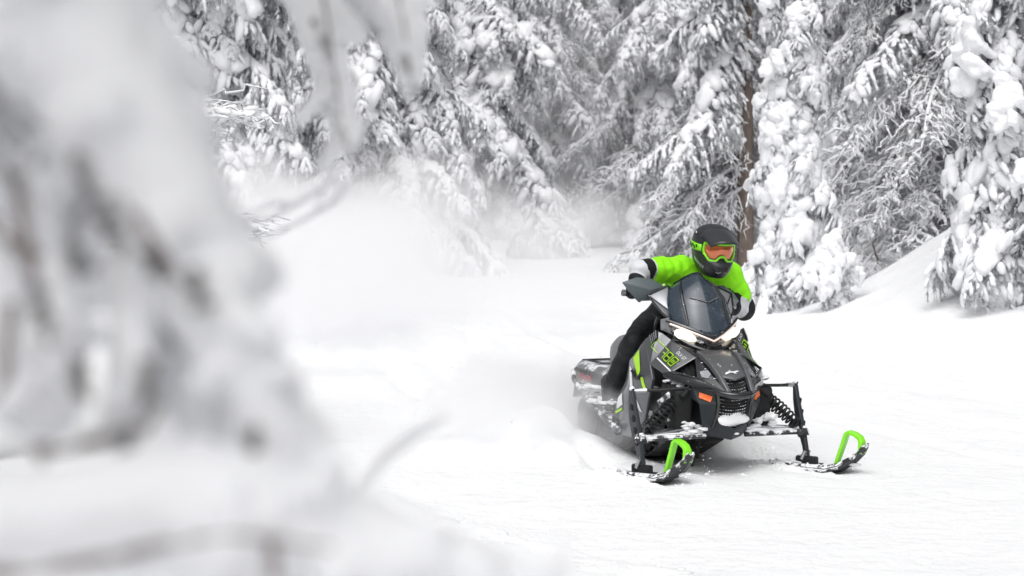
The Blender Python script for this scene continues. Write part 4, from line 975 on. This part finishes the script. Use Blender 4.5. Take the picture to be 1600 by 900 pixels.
# cloth folds and the garment zones as smooth per-vertex fields
V = np.empty(len(bme.vertices) * 3, np.float32); bme.vertices.foreach_get('co', V); V = V.reshape(-1, 3).astype(float)
Nn = np.empty(len(V) * 3, np.float32); bme.vertices.foreach_get('normal', Nn); Nn = Nn.reshape(-1, 3)
def seg_param(a, b):
    a, b = np.array(a), np.array(b); d = b - a; t = np.clip(((V - a) @ d) / (d @ d), 0, 1); dist = np.linalg.norm(V - (a + t[:, None] * d), axis=1); return t, dist, np.linalg.norm(d)
fold = np.zeros(len(V)); lime = (V[:, 2] - 1.035 + .35 * (V[:, 1] - .2) - .25 * (V[:, 0] + .86)) / .05; band = np.full(len(V), -1.0)
tor = np.minimum(seg_param(J['bel'], J['che'])[1] - .02, seg_param(J['che'], J['nek'])[1])
for S_, E_, H_, cuff, b0, b1 in (('sR', 'eR', 'hR', .245, .325, .395), ('sL', 'eL', 'hL', .185, .305, .385)):
    t1, d1, l1 = seg_param(J[S_], J[E_]); t2, d2, l2 = seg_param(J[E_], J[H_])
    arm_t = np.where(d1 < d2, t1 * l1, l1 + t2 * l2); on = np.minimum(d1, d2) < .105
    on &= ~((tor < .12) & (arm_t < .08)); 
    lime = np.where(on & (arm_t > .02), (cuff - arm_t) / .05, lime)
    band = np.where(on, .5 - (np.abs(arm_t - (b0 + b1) / 2) - (b1 - b0) / 2) / .02, band)
    band = np.where(on, np.maximum(band, .5 - (np.abs(arm_t - cuff - .006) - .006) / .01), band)
    fold += on * .008 * np.sin(arm_t * 95 + 3.0 * vnoise(V[:, 0] * 12 + V[:, 2] * 9, V[:, 1] * 12)) * (vnoise(V[:, 0] * 9, V[:, 2] * 9 + V[:, 1] * 6) + .35)
ridge = lambda q: np.abs(q) ** .7 * -1 + .35
fold += .021 * ridge(vnoise(V[:, 0] * 4 + V[:, 1] * 9, V[:, 2] * 11 - V[:, 1] * 5)) * (V[:, 2] > .95) + .022 * ridge(vnoise(V[:, 0] * 6 + V[:, 2] * 10, V[:, 1] * 8 + V[:, 2] * 5 - V[:, 0] * 4)) * (V[:, 2] <= .95)
fold += .009 * vnoise(V[:, 0] * 11 + 5, V[:, 2] * 12 + V[:, 1] * 8)
V2 = V + Nn * fold[:, None]
bme.vertices.foreach_set('co', V2.astype(np.float32).ravel())
for nm, arr in (('lime', np.clip(lime + .5, 0, 1)), ('band', np.clip(band, 0, 1))):
    at_ = bme.attributes.new(nm, 'FLOAT', 'POINT'); at_.data.foreach_set('value', arr.astype(np.float32))
bme.update()
def suit_mat():
    m, nt, b, o = node_mat('rider_suit'); b.inputs['Roughness'].default_value = .62; b.inputs['Specular IOR Level'].default_value = .25
    prev = (.011, .012, .014, 1)
    a = N(nt, 'ShaderNodeAttribute', attribute_name='lime'); a2 = N(nt, 'ShaderNodeAttribute', attribute_name='band')
    st = N(nt, 'ShaderNodeMath', operation='GREATER_THAN'); st.inputs[1].default_value = .5; nt.links.new(a.outputs['Fac'], st.inputs[0])
    s2 = N(nt, 'ShaderNodeMath', operation='GREATER_THAN'); s2.inputs[1].default_value = .5; nt.links.new(a2.outputs['Fac'], s2.inputs[0])
    tc = N(nt, 'ShaderNodeTexCoord'); n = N(nt, 'ShaderNodeTexNoise', Scale=11.0, Detail=3.0, Distortion=.6); nt.links.new(tc.outputs['Object'], n.inputs['Vector'])
    m1 = N(nt, 'ShaderNodeMix', data_type='RGBA'); m1.inputs['A'].default_value = prev; m1.inputs['B'].default_value = (.285, .87, .013, 1)
    m2 = N(nt, 'ShaderNodeMix', data_type='RGBA'); m2.inputs['B'].default_value = (.62, .63, .66, 1)
    nt.links.new(st.outputs[0], m1.inputs['Factor']); nt.links.new(m1.outputs['Result'], m2.inputs['A']); nt.links.new(s2.outputs[0], m2.inputs['Factor']); nt.links.new(m2.outputs['Result'], b.inputs['Base Color'])
    bp = N(nt, 'ShaderNodeBump', Strength=.5, Distance=.025); nt.links.new(n.outputs[0], bp.inputs['Height']); nt.links.new(bp.outputs[0], b.inputs['Normal'])
    return m
link_mesh('body', bme, suit_mat(), rider, True, None)
M_GLOVE = plain('black_glove', (.018, .018, .02), .6, bump=.3); M_BOOT = plain('black_boot', (.02, .02, .021), .55, dust=.3, dscale=26)
# gloves closed round the grips
for nm, P in (('R', HR), ('L', HL)):
    d = (HC - P).normalized(); fwd = Vector((1, 0, 0)); fwd = (fwd - d * fwd.dot(d)).normalized(); up = fwd.cross(d) if nm == 'R' else d.cross(fwd)
    if up.z < 0: up = -up
    wrist = J['h' + nm]; c0 = P + d * .066; ring_ = lambda A, off, rr=.030: P + d * off + (fwd * math.cos(R(A)) + up * math.sin(R(A))) * rr
    sg = [(wrist, .036, c0 - fwd * .036 + up * .012, .030), (c0 - fwd * .034 + up * .012 - d * .028, .021, c0 - fwd * .034 + up * .012 + d * .026, .021)]
    for k, off in enumerate((.028, .052, .077, .100)):
        ln = (150, 158, 162, 150)[k]; angs = np.linspace(165, 165 - ln - 30, 6)
        pp = [ring_(a, off, .031) for a in angs]
        sg += [(pp[i], .0115 - .0005 * i, pp[i + 1], .011 - .0005 * i) for i in range(5)]
    th = [ring_(a, .112 - .006 * i, .031) for i, a in enumerate((190, 235, 280, 315))]
    sg += [(th[i], .0130, th[i + 1], .0120) for i in range(3)]
    sg.append((J['h' + nm].lerp(J['e' + nm], .25), .047, wrist, .044))
    gm = union_mesh(sg, .0055, 2); link_mesh('glove', gm, M_GLOVE, rider, True, None)
for nm, s in (('R', -1), ('L', 1)):
    a = J['a' + nm]; sg = [(a + Vector((-.01, 0, .06)), .062, a + Vector((0, 0, -.05)), .056), (a + Vector((-.03, 0, -.075)), .046, a + Vector((.10, s * .01, -.085)), .044), (a + Vector((.10, s * .01, -.085)), .044, a + Vector((.185, s * .02, -.100)), .034)]
    link_mesh('boot', union_mesh(sg, .009, 3), M_BOOT, rider, True, None)

# helmet
M_HEL = plain('helmet_matte_black', (.022, .024, .027), .42, bump=.04, bscale=200)
M_VIS = plain('visor_black', (.026, .029, .033), .36)
M_LENS = plain('orange_goggle_lens', (.62, .16, .06), .10, .35, .8, var=.5, vscale=9)
M_SKIN = plain('skin', (.50, .24, .19), .5)
hel = empty('helmet', J['hed'] + Vector((.10, -.022, .050)), 0, rider)
hel.rotation_euler = Euler((R(-3), R(7), R(-4)), 'XYZ'); hel.scale = (.95, .91, .99)
prof = [(-.166, .120, -.020, .040), (-.158, .158, -.050, .062), (-.135, .186, -.085, .088), (-.100, .194, -.112, .113), (-.070, .186, -.130, .128), (-.045, .160, -.138, .134), (-.012, .118, -.145, .140), (.035, .115, -.150, .142), (.070, .134, -.150, .141), (.100, .124, -.142, .132), (.128, .100, -.118, .110), (.148, .066, -.082, .078), (.160, .030, -.040, .038)]
def hel_ring(z, xf, xb, w, n=40):
    r = []
    for A in np.linspace(0, 2 * math.pi, n, endpoint=False):
        c, sn = math.cos(A), math.sin(A); cx = (xf + xb) / 2 if False else -.01
        e = 2 / 2.25
        x = (xf - cx) * abs(c) ** e if c >= 0 else -(cx - xb) * abs(c) ** e
        r.append((cx + x, w * math.copysign(abs(sn) ** e, sn), z))
    return r
g = Geo(); g.loft([hel_ring(*p) for p in prof]); shell = g.obj('shell', M_HEL, hel, True, 60, subd=1)
bhel = bvh_of(shell)
# visor
rows = []
for v in np.linspace(0, 1, 9):
    rows.append([(.03 + (.225) * v - .055 * abs(u) ** 2.2 * v, (.128 - .018 * v) * u, .150 - .072 * v ** 1.4 - (.055 - .018 * v) * abs(u) ** 2.4) for u in np.linspace(-1, 1, 17)])
g = Geo(); g.grid(rows); vis = g.obj('visor', M_VIS, hel, True, 40, solid=.007, out=(0, 0, -.2))
for u in (-.35, .35): Geo().box((.155, .125 * u, .118), (.034, .006, .004), Euler((0, .28, .3 * u)).to_matrix()).obj('vent_slot', M_DEEP, vis) if False else None
# goggles: lens in a lime frame over the eye port
def gog(a, z, off=0.0): return Vector(((.146 + off) * math.cos(R(a)) + .012, (.128 + off) * math.sin(R(a)), z))
top = lambda a: .052 - .0 * abs(a); 
def botz(a):
    a = abs(a); return -.018 - .030 * sstep(4, 20, a) + .040 * sstep(34, 56, a)
g = Geo(); AA = np.linspace(-54, 54, 31)
g.grid([[gog(a, float(botz(a)) + (.050 - float(botz(a))) * f, -.004 + .006 * math.sin(math.pi * f)) for a in AA] for f in np.linspace(0, 1, 8)])
lens = g.obj('goggle_lens', M_LENS, hel, True, 60, out=(-.1, 0, 0), solid=.003)
loopp = [gog(a, .054, .004) for a in AA] + [gog(57, .030, .003), gog(57, .005, .003)] + [gog(a, float(botz(a)) - .004, .005) for a in AA[::-1]] + [gog(-57, .005, .003), gog(-57, .030, .003)]
g = Geo(); g.tube(loopp + loopp[:2], .0085, 7, cap=False); g.obj('goggle_frame', M_LIME, hel, True, 60)
g = Geo(); g.tube([p + Vector((-.012, 0, 0)) for p in loopp + loopp[:2]], .0105, 6, cap=False); g.obj('goggle_foam', M_BLACK, hel, True, 60)
for s in (-1, 1):
    rows = []
    for a in np.linspace(57, 165, 14):
        h = bhel.ray_cast(Vector((math.cos(R(a)), s * math.sin(R(a)), .02)) * .4 + Vector((0, 0, .012)), Vector((-math.cos(R(a)), -s * math.sin(R(a)), -.02)))[0]
        p = h if h is not None else gog(s * a, .02); dd = Vector((p.x, p.y, 0)).normalized() * .006
        lift = (a - 57) / 108 * .02
        rows.append([p + dd + Vector((0, 0, -.020 + lift)), p + dd * 1.2 + Vector((0, 0, -.007 + lift)), p + dd * 1.2 + Vector((0, 0, .010 + lift)), p + dd + Vector((0, 0, .024 + lift))])
    g = Geo(); g.grid(rows); st = g.obj('goggle_strap', M_LIME, hel, True, 60, solid=.003, out=(0, 0, 0))
    for q in range(6):
        rr = rows[2 + q]; c = (rr[1] + rr[2]) / 2; dd = Vector((c.x, c.y, 0)).normalized(); tdir = (rows[3 + q][1] - rr[1]).normalized()
        M3 = Matrix((tdir, dd, Vector((0, 0, 1)))).transposed()
        Geo().box(c + dd * .003 + Vector((0, 0, .006 * (-1) ** q)), (.010, .004, .018), M3 @ Euler((0, .5, 0)).to_matrix()).obj('strap_mark', M_BLACK, hel, False)
# nose below the lens, chin vent
Geo().blob((.140, 0, -.026), (.018, .012, .014), 2, 2, .05).obj('nose', M_SKIN, hel)
g = Geo(); g.loft([[(.150, .040 * k, -.050), (.150, -.040 * k, -.050), (.204 - .01 * (1 - k), -.034 * k, -.105), (.204 - .01 * (1 - k), .034 * k, -.105)] for k in (1.0, .8)]); g.obj('mouth_vent', M_DEEP, hel, True, 30)
for q in (-1, 1): Geo().tube([(.196, q * .012, -.112), (.190, q * .030, -.122), (.178, q * .044, -.118)], .003, 5).obj('vent_bar', M_SILVER, hel)
Geo().blob((.010, -.139, .108), (.010, .004, .008), 2, 1, 0).obj('visor_screw', M_WHITE, hel)
fc = bpy.data.curves.new('txt', 'FONT'); fc.body = 'TERFIST'; fc.size = .034; fo = bpy.data.objects.new('txt', fc); COL.objects.link(fo)
bpy.context.view_layer.update(); tm = fo.evaluated_get(bpy.context.evaluated_depsgraph_get()).to_mesh()
polys = [[(tm.vertices[i].co.x, tm.vertices[i].co.y) for i in p.vertices] for p in tm.polygons]
fo.evaluated_get(bpy.context.evaluated_depsgraph_get()).to_mesh_clear(); bpy.data.objects.remove(fo)
decal('lettering', polys, ((.005, -.16, -.062), (.80, .32, -.45), (.35, .0, .95)), bhel, M_WHITE, hel, .004, 0, cen=(0, 0, -.05))

# ------------------------------------------------------------------ snow-laden young fir right beside the camera (far out of focus)
FORE_SNOW = {
    'A': [[(-0.248, 1.104, 1.844, 0.0355), (-0.238, 1.095, 1.801, 0.0370), (-0.226, 1.086, 1.766, 0.0366), (-0.202, 1.076, 1.726, 0.0363), (-0.180, 1.067, 1.686, 0.0326), (-0.167, 1.058, 1.645, 0.0313), (-0.154, 1.049, 1.608, 0.0310), (-0.144, 1.040, 1.569, 0.0321), (-0.133, 1.030, 1.530, 0.0348)], [(-0.275, 1.104, 1.837, 0.0284), (-0.268, 1.104, 1.791, 0.0266), (-0.262, 1.104, 1.756, 0.0231)], [(-0.204, 1.086, 1.726, 0.0314), (-0.233, 1.086, 1.748, 0.0244), (-0.264, 1.086, 1.769, 0.0209)], [(-0.153, 1.012, 1.638, 0.0260), (-0.134, 1.012, 1.599, 0.0228), (-0.121, 1.012, 1.559, 0.0260)]],
    'B': [[(-0.292, 1.058, 1.696, 0.0136), (-0.269, 1.058, 1.655, 0.0150), (-0.263, 1.058, 1.621, 0.0170), (-0.258, 1.058, 1.580, 0.0156)], [(-0.235, 1.030, 1.657, 0.0099), (-0.231, 1.030, 1.630, 0.0146), (-0.234, 1.030, 1.597, 0.0139), (-0.238, 1.030, 1.577, 0.0099)], [(-0.195, 1.012, 1.651, 0.0130), (-0.191, 1.012, 1.618, 0.0156), (-0.196, 1.012, 1.592, 0.0143), (-0.203, 1.012, 1.576, 0.0098)], [(-0.282, 1.104, 1.781, 0.0213), (-0.287, 1.104, 1.731, 0.0142), (-0.294, 1.104, 1.689, 0.0121)], [(-0.297, 1.104, 1.735, 0.0213), (-0.271, 1.104, 1.714, 0.0170), (-0.262, 1.104, 1.685, 0.0149), (-0.262, 1.104, 1.657, 0.0128)], [(-0.252, 1.104, 1.696, 0.0142), (-0.241, 1.104, 1.668, 0.0128), (-0.234, 1.104, 1.646, 0.0106)]],
    'C': [[(-0.275, 0.966, 1.540, 0.0264), (-0.219, 0.966, 1.540, 0.0248), (-0.169, 0.966, 1.547, 0.0279), (-0.119, 0.966, 1.540, 0.0295), (-0.081, 0.966, 1.529, 0.0242), (-0.050, 0.966, 1.521, 0.0193), (-0.019, 0.966, 1.514, 0.0149), (0.009, 0.966, 1.507, 0.0106)], [(-0.270, 0.966, 1.499, 0.0186), (-0.204, 0.966, 1.495, 0.0155), (-0.150, 0.966, 1.499, 0.0155)], [(0.019, 0.966, 1.504, 0.0062), (0.023, 0.966, 1.518, 0.0056), (0.025, 0.966, 1.525, 0.0031)], [(-0.100, 0.966, 1.507, 0.0093), (-0.056, 0.966, 1.501, 0.0124), (-0.013, 0.966, 1.498, 0.0124)]],
    'E': [[(-0.220, 2.000, 1.929, 0.0257), (-0.199, 2.000, 1.878, 0.0257), (-0.187, 2.000, 1.834, 0.0231), (-0.176, 2.000, 1.789, 0.0206), (-0.165, 2.000, 1.747, 0.0167)], [(-0.134, 2.000, 1.929, 0.0296), (-0.118, 2.000, 1.878, 0.0283), (-0.107, 2.000, 1.840, 0.0231), (-0.101, 2.000, 1.805, 0.0129)], [(-0.182, 2.040, 1.927, 0.0197), (-0.164, 2.040, 1.888, 0.0170), (-0.157, 2.040, 1.856, 0.0118)]],
    'F': [[(-0.176, 2.240, 1.735, 0.0036), (-0.212, 2.240, 1.698, 0.0043), (-0.255, 2.240, 1.671, 0.0043), (-0.299, 2.240, 1.656, 0.0029)], [(-0.170, 2.256, 1.720, 0.0036), (-0.203, 2.256, 1.679, 0.0044), (-0.239, 2.256, 1.659, 0.0036), (-0.279, 2.256, 1.640, 0.0029)], [(-0.237, 2.240, 1.681, 0.0029), (-0.273, 2.240, 1.679, 0.0036), (-0.305, 2.240, 1.660, 0.0022)], [(-0.172, 2.240, 1.746, 0.0029), (-0.161, 2.240, 1.778, 0.0036), (-0.158, 2.240, 1.800, 0.0029)], [(-0.212, 2.240, 1.698, 0.0022), (-0.219, 2.240, 1.671, 0.0029), (-0.259, 2.240, 1.648, 0.0022)]],
    'G': [[(-0.118, 1.520, 1.466, 0.0034), (-0.098, 1.520, 1.491, 0.0054), (-0.076, 1.520, 1.508, 0.0059), (-0.054, 1.520, 1.521, 0.0039)]],
}
FORE_TWIG = {
    'A': [[(-0.243, 0.975, 1.706, 0.0016), (-0.237, 0.975, 1.665, 0.0016), (-0.231, 0.975, 1.643, 0.0016), (-0.227, 0.975, 1.621, 0.0016)], [(-0.191, 0.975, 1.697, 0.0016), (-0.172, 0.975, 1.665, 0.0016), (-0.154, 0.975, 1.646, 0.0016)], [(-0.213, 0.975, 1.711, 0.0016), (-0.204, 0.975, 1.695, 0.0016), (-0.197, 0.975, 1.674, 0.0016)], [(-0.128, 0.975, 1.577, 0.0016), (-0.127, 0.975, 1.561, 0.0016)]],
    'B': [[(-0.245, 0.975, 1.643, 0.0016), (-0.249, 0.975, 1.605, 0.0016), (-0.261, 0.975, 1.590, 0.0016)], [(-0.235, 0.975, 1.569, 0.0016), (-0.205, 0.975, 1.574, 0.0016), (-0.180, 0.975, 1.581, 0.0016), (-0.173, 0.975, 1.593, 0.0016)], [(-0.233, 0.975, 1.564, 0.0016), (-0.227, 0.975, 1.555, 0.0016), (-0.218, 0.975, 1.547, 0.0016)], [(-0.211, 0.975, 1.615, 0.0016), (-0.213, 0.975, 1.596, 0.0016)], [(-0.178, 0.975, 1.615, 0.0016), (-0.180, 0.975, 1.598, 0.0016)]],
    'C': [[(-0.251, 0.920, 1.518, 0.0015), (-0.203, 0.920, 1.524, 0.0015), (-0.161, 0.920, 1.533, 0.0015), (-0.134, 0.920, 1.538, 0.0015), (-0.110, 0.920, 1.535, 0.0015), (-0.083, 0.920, 1.531, 0.0015)], [(-0.112, 0.920, 1.534, 0.0015), (-0.111, 0.920, 1.515, 0.0015)]],
    'E': [[(-0.187, 1.952, 1.905, 0.0031), (-0.175, 1.952, 1.824, 0.0031), (-0.166, 1.952, 1.756, 0.0031), (-0.153, 1.952, 1.724, 0.0031)], [(-0.118, 1.952, 1.917, 0.0031), (-0.105, 1.952, 1.855, 0.0031), (-0.100, 1.952, 1.812, 0.0031)]],
}
FORE_NEEDLES = {
    'A': [(-0.247, 0.975, 1.740, 0.0107), (-0.245, 0.975, 1.725, 0.0094), (-0.245, 0.975, 1.706, 0.0082), (-0.210, 0.975, 1.705, 0.0063), (-0.203, 0.975, 1.694, 0.0050), (-0.196, 0.975, 1.681, 0.0069), (-0.216, 0.975, 1.678, 0.0082), (-0.154, 0.975, 1.650, 0.0056), (-0.128, 0.975, 1.571, 0.0056), (-0.176, 0.975, 1.662, 0.0044)],
    'B': [(-0.212, 0.975, 1.605, 0.0056), (-0.178, 0.975, 1.605, 0.0056), (-0.213, 0.975, 1.665, 0.0044), (-0.232, 0.975, 1.643, 0.0050), (-0.192, 0.975, 1.571, 0.0056)],
    'C': [(-0.110, 0.920, 1.534, 0.0053), (-0.161, 0.920, 1.532, 0.0041), (-0.137, 0.920, 1.537, 0.0041), (-0.088, 0.920, 1.531, 0.0041)],
    'E': [(-0.172, 1.952, 1.756, 0.0151), (-0.150, 1.952, 1.868, 0.0163), (-0.100, 1.952, 1.807, 0.0113), (-0.187, 1.952, 1.843, 0.0100)],
}
M_FSNOW = snow_mat('thick_bough_snow', 26, .5, .02, (.86, .865, .89))
M_FNEED = plain('near_needles', (.075, .075, .072), .7, var=.4, vscale=40)
M_FTWIG = plain('near_twig', (.20, .165, .16), .8, bump=.3, var=.3, vscale=30, dust=.5, dscale=40)
fore = empty('young_fir', (-.56, 1.12, tz(-.56, 1.12)))
tag(fore, 'blurred young fir caked in thick snow close to the camera, filling the left side', 'tree')
FO = Vector(fore.location)
rsf = np.random.RandomState(5)
tk = Geo(); tk.tube([(0, 0, -.4), (.01, 0, .6), (-.01, .01, 1.3), (0, 0, 2.6), (.02, 0, 5.4)], [.065, .058, .052, .042, .010], 10); tk.obj('trunk', M_BARK, fore)
rdf = random.Random(8); zf = 4.0
while zf < 5.2:      # unseen rest of its crown, added above the picture to shade the snow below
    for i in range(3):
        b = bpy.data.objects.new('bough', rdf.choice(BOUGHS['full'] + BOUGHS['heavy'])); COL.objects.link(b); b.parent = fore
        b.location = (0, 0, zf + rdf.uniform(-.1, .1)); b.rotation_euler = Euler((rdf.uniform(-.2, .2), R(rdf.uniform(0, 18)), R((150, 205, 250)[i]) + rdf.uniform(-.3, .3)), 'XYZ'); k = (1.0 - .28 * (zf - 4.0)) * rdf.uniform(.85, 1.1); b.scale = (k, k, k)
    zf += .50
b = bpy.data.objects.new('bough', BOUGHS['full'][2]); COL.objects.link(b); b.parent = fore; b.location = (0, 0, 3.3); b.rotation_euler = Euler((0, R(6), R(-68)), 'XYZ'); b.scale = (.72, .66, .65)  # unseen front bough, added and sized to keep light off the caked snow
for key in FORE_SNOW:
    g = Geo()
    for st in FORE_TWIG.get(key, []):
        g.tube([Vector(p[:3]) - FO for p in st], [max(.0012, (.0034 if key != 'E' else .0018) - .0005 * i) for i in range(len(st))], 6)
    # the woody axis under the snow, reaching back to the trunk
    for st in FORE_SNOW[key]:
        ax = [Vector(p[:3]) - FO - Vector((0, 0, p[3] * .25)) for p in st]
        g.tube(ax, [max(.0012, min(.0045, p[3] * .3)) for p in st], 6)
        if key in 'ABCE' and (st[0][0] < -.2 or key == 'E'):
            root_z = max(.3, ax[0].z + .12); g.tube([Vector((0, 0, root_z)), (Vector((0, 0, root_z)) + ax[0]) * .5 + Vector((0, .03, .05)), ax[0]], [.009, .006, .004], 6)
    bo = g.obj('bough', M_FTWIG, fore)
    sg = []
    for st in FORE_SNOW[key]:
        for a, b in zip(st[:-1], st[1:]): sg.append((Vector(a[:3]) - FO, a[3], Vector(b[:3]) - FO, b[3]))
        if key in 'ABCEH':      # lumps hanging and sitting along the caked bough
            for a in st:
                for q in range(7):
                    d = Vector(rsf.randn(3)).normalized(); c = Vector(a[:3]) - FO + d * a[3] * rsf.uniform(.7, 1.05); r = a[3] * rsf.uniform(.25, .6); sg.append((c, r, c + Vector(rsf.randn(3)) * r * .9 - Vector((0, 0, r * .5)), r * .7))
    me = union_mesh(sg, .0026 if key in 'FG' else .004, 3)
    link_mesh('snow', me, M_FSNOW, bo, True, None)
    if key in FORE_NEEDLES and key != 'C':
        acc = Acc()
        for (x, y, z, r) in FORE_NEEDLES[key]:
            c = np.array((x, y, z)) - np.array(FO)
            for q in range(3):
                dd = rsf.randn(3) * .45 + np.array([.25, 0, -1]); dd /= np.linalg.norm(dd); P = np.stack([c - dd * r * 2.2, c + rsf.randn(3) * r * .3, c + dd * r * 2.2]); needles(acc, rsf, P, 30, .0075, .0007, 0)
        nm_ = acc.mesh('needles', [M_FNEED]); no = bpy.data.objects.new('needles', nm_); COL.objects.link(no); no.parent = bo

# ------------------------------------------------------------------ loose snow thrown about the skis and along the berm
def clods():
    rs = np.random.RandomState(3); g = Geo()
    for q in range(150):
        if q < 40: lx, ly = rs.uniform(-2.6, -.5), rs.choice([-1, 1]) * rs.normal(.55, .14)
        elif q < 110:
            s_ = rs.choice([-1, 1]); a = R(20) if s_ < 0 else R(27); u = rs.uniform(-.45, .45); v = rs.choice([-1, 1]) * abs(rs.normal(.10, .05)); lx, ly = u * math.cos(a) - v * math.sin(a), s_ * .54 + u * math.sin(a) + v * math.cos(a)
        else: lx, ly = rs.uniform(-.5, .35), rs.normal(0, .45)
        x = SLED.x + FW[0] * lx + LF[0] * ly; y = SLED.y + FW[1] * lx + LF[1] * ly
        r = .005 + .012 * rs.rand() ** 2
        g.blob((x, y, tz(x, y) - r * .1), (r * rs.uniform(.8, 1.4), r * rs.uniform(.8, 1.4), r * .8), q, 1, .3)
    # broken crust along the old lane edge
    for q in range(60):
        x = rs.uniform(-1.9, .9); y = 9.2 - 1.12 * (x - .32) + rs.normal(0, .13)
        r = .006 + .018 * rs.rand() ** 2
        g.blob((x, y, tz(x, y) - r * .2), (r * rs.uniform(.8, 1.6), r * rs.uniform(.8, 1.6), r * .7), q + 900, 1, .3)
    o = g.obj('snow_crumbs', M_CLUMP, None, True, None, recalc=False)
    tag(o, 'small crumbs of loose snow around the skis and the lane edge', 'snow', kind='stuff')
clods()

# ------------------------------------------------------------------ airborne powder
def powder(name, label, loc, rad, rz, dens, nscale, seed):
    m = bpy.data.materials.new(name); m.use_nodes = True; nt = m.node_tree; nt.nodes.clear()
    o = nt.nodes.new('ShaderNodeOutputMaterial'); pv = nt.nodes.new('ShaderNodeVolumePrincipled')
    pv.inputs['Color'].default_value = (.99, .99, 1.0, 1); pv.inputs['Anisotropy'].default_value = 0
    tc = N(nt, 'ShaderNodeTexCoord')
    ln = N(nt, 'ShaderNodeVectorMath', operation='LENGTH'); nt.links.new(tc.outputs['Object'], ln.inputs[0])
    mp = N(nt, 'ShaderNodeMapping'); mp.inputs['Location'].default_value = (seed, seed * 2, 0); mp.inputs['Scale'].default_value = [q * nscale for q in rad]
    nt.links.new(tc.outputs['Object'], mp.inputs[0])
    n = N(nt, 'ShaderNodeTexNoise', Scale=1.0, Detail=5.0, Roughness=.68); nt.links.new(mp.outputs[0], n.inputs['Vector'])
    ad = N(nt, 'ShaderNodeMath', operation='MULTIPLY_ADD'); ad.inputs[1].default_value = 2.4; nt.links.new(n.outputs[0], ad.inputs[0])
    fl = N(nt, 'ShaderNodeMath', operation='SUBTRACT'); fl.inputs[0].default_value = -.26; nt.links.new(ln.outputs['Value'], fl.inputs[1]); nt.links.new(fl.outputs[0], ad.inputs[2])
    mr = N(nt, 'ShaderNodeMapRange'); mr.interpolation_type = 'SMOOTHSTEP'; mr.inputs['From Min'].default_value = .05; mr.inputs['From Max'].default_value = .85; mr.inputs['To Max'].default_value = dens
    nt.links.new(ad.outputs[0], mr.inputs['Value']); nt.links.new(mr.outputs[0], pv.inputs['Density']); nt.links.new(pv.outputs[0], o.inputs['Volume'])
    g = Geo(); g.blob((0, 0, 0), (1.02, 1.02, 1.02), 0, 3, 0)
    ob = g.obj(name, m, None, True, None); ob.location = loc; ob.scale = rad; ob.rotation_euler = (0, 0, rz)
    tag(ob, label, 'snow powder', kind='stuff')
    return ob
powder('powder_cloud', 'white cloud of powder hanging over the trail left behind the snowmobile', (-3.1, 25.0, .60), (4.9, 9.0, 1.85), R(10), .70, .62, 1.0)
powder('powder_haze', 'thin powder drifting low below the trees at the end of the trail', (1.0, 40.5, .9), (5.5, 5.0, 1.15), 0, .20, .5, 4.0)
c = SLED + Vector((FW[0], FW[1], 0)) * -1.95 + Vector((LF[0], LF[1], 0)) * -.42
powder('powder_spray', 'powder spray kicked up around the tail of the snowmobile', (c.x, c.y, .16), (1.7, .85, .50), math.atan2(FW[1], FW[0]), 3.2, 2.6, 7.0)

powder('powder_veil', 'faint veil of fine snow paling the trees at the end of the trail', (1.6, 44.5, 2.6), (6.5, 5.5, 5.5), 0, .055, .25, 9.0)

# grains of snow flying off the track and the skis
def grains():
    rs = np.random.RandomState(21); g = Geo()
    for q in range(340):
        if q < 240: lx, ly, z = -1.0 - 2.6 * rs.rand(), rs.normal(-.35, .5), abs(rs.normal(.1, .32))
        else: lx, ly, z = rs.uniform(-.4, .5), rs.normal(0, .6), abs(rs.normal(.02, .09))
        x = SLED.x + FW[0] * lx + LF[0] * ly; y = SLED.y + FW[1] * lx + LF[1] * ly; r = .0022 + .0045 * rs.rand() ** 3
        g.blob((x, y, tz(x, y) + z), (r, r, r), q, 1, .3)
    o = g.obj('flying_grains', M_CLUMP, None, True, None, recalc=False)
    tag(o, 'tiny grains of snow flying off the track and skis', 'snow', kind='stuff')
grains()
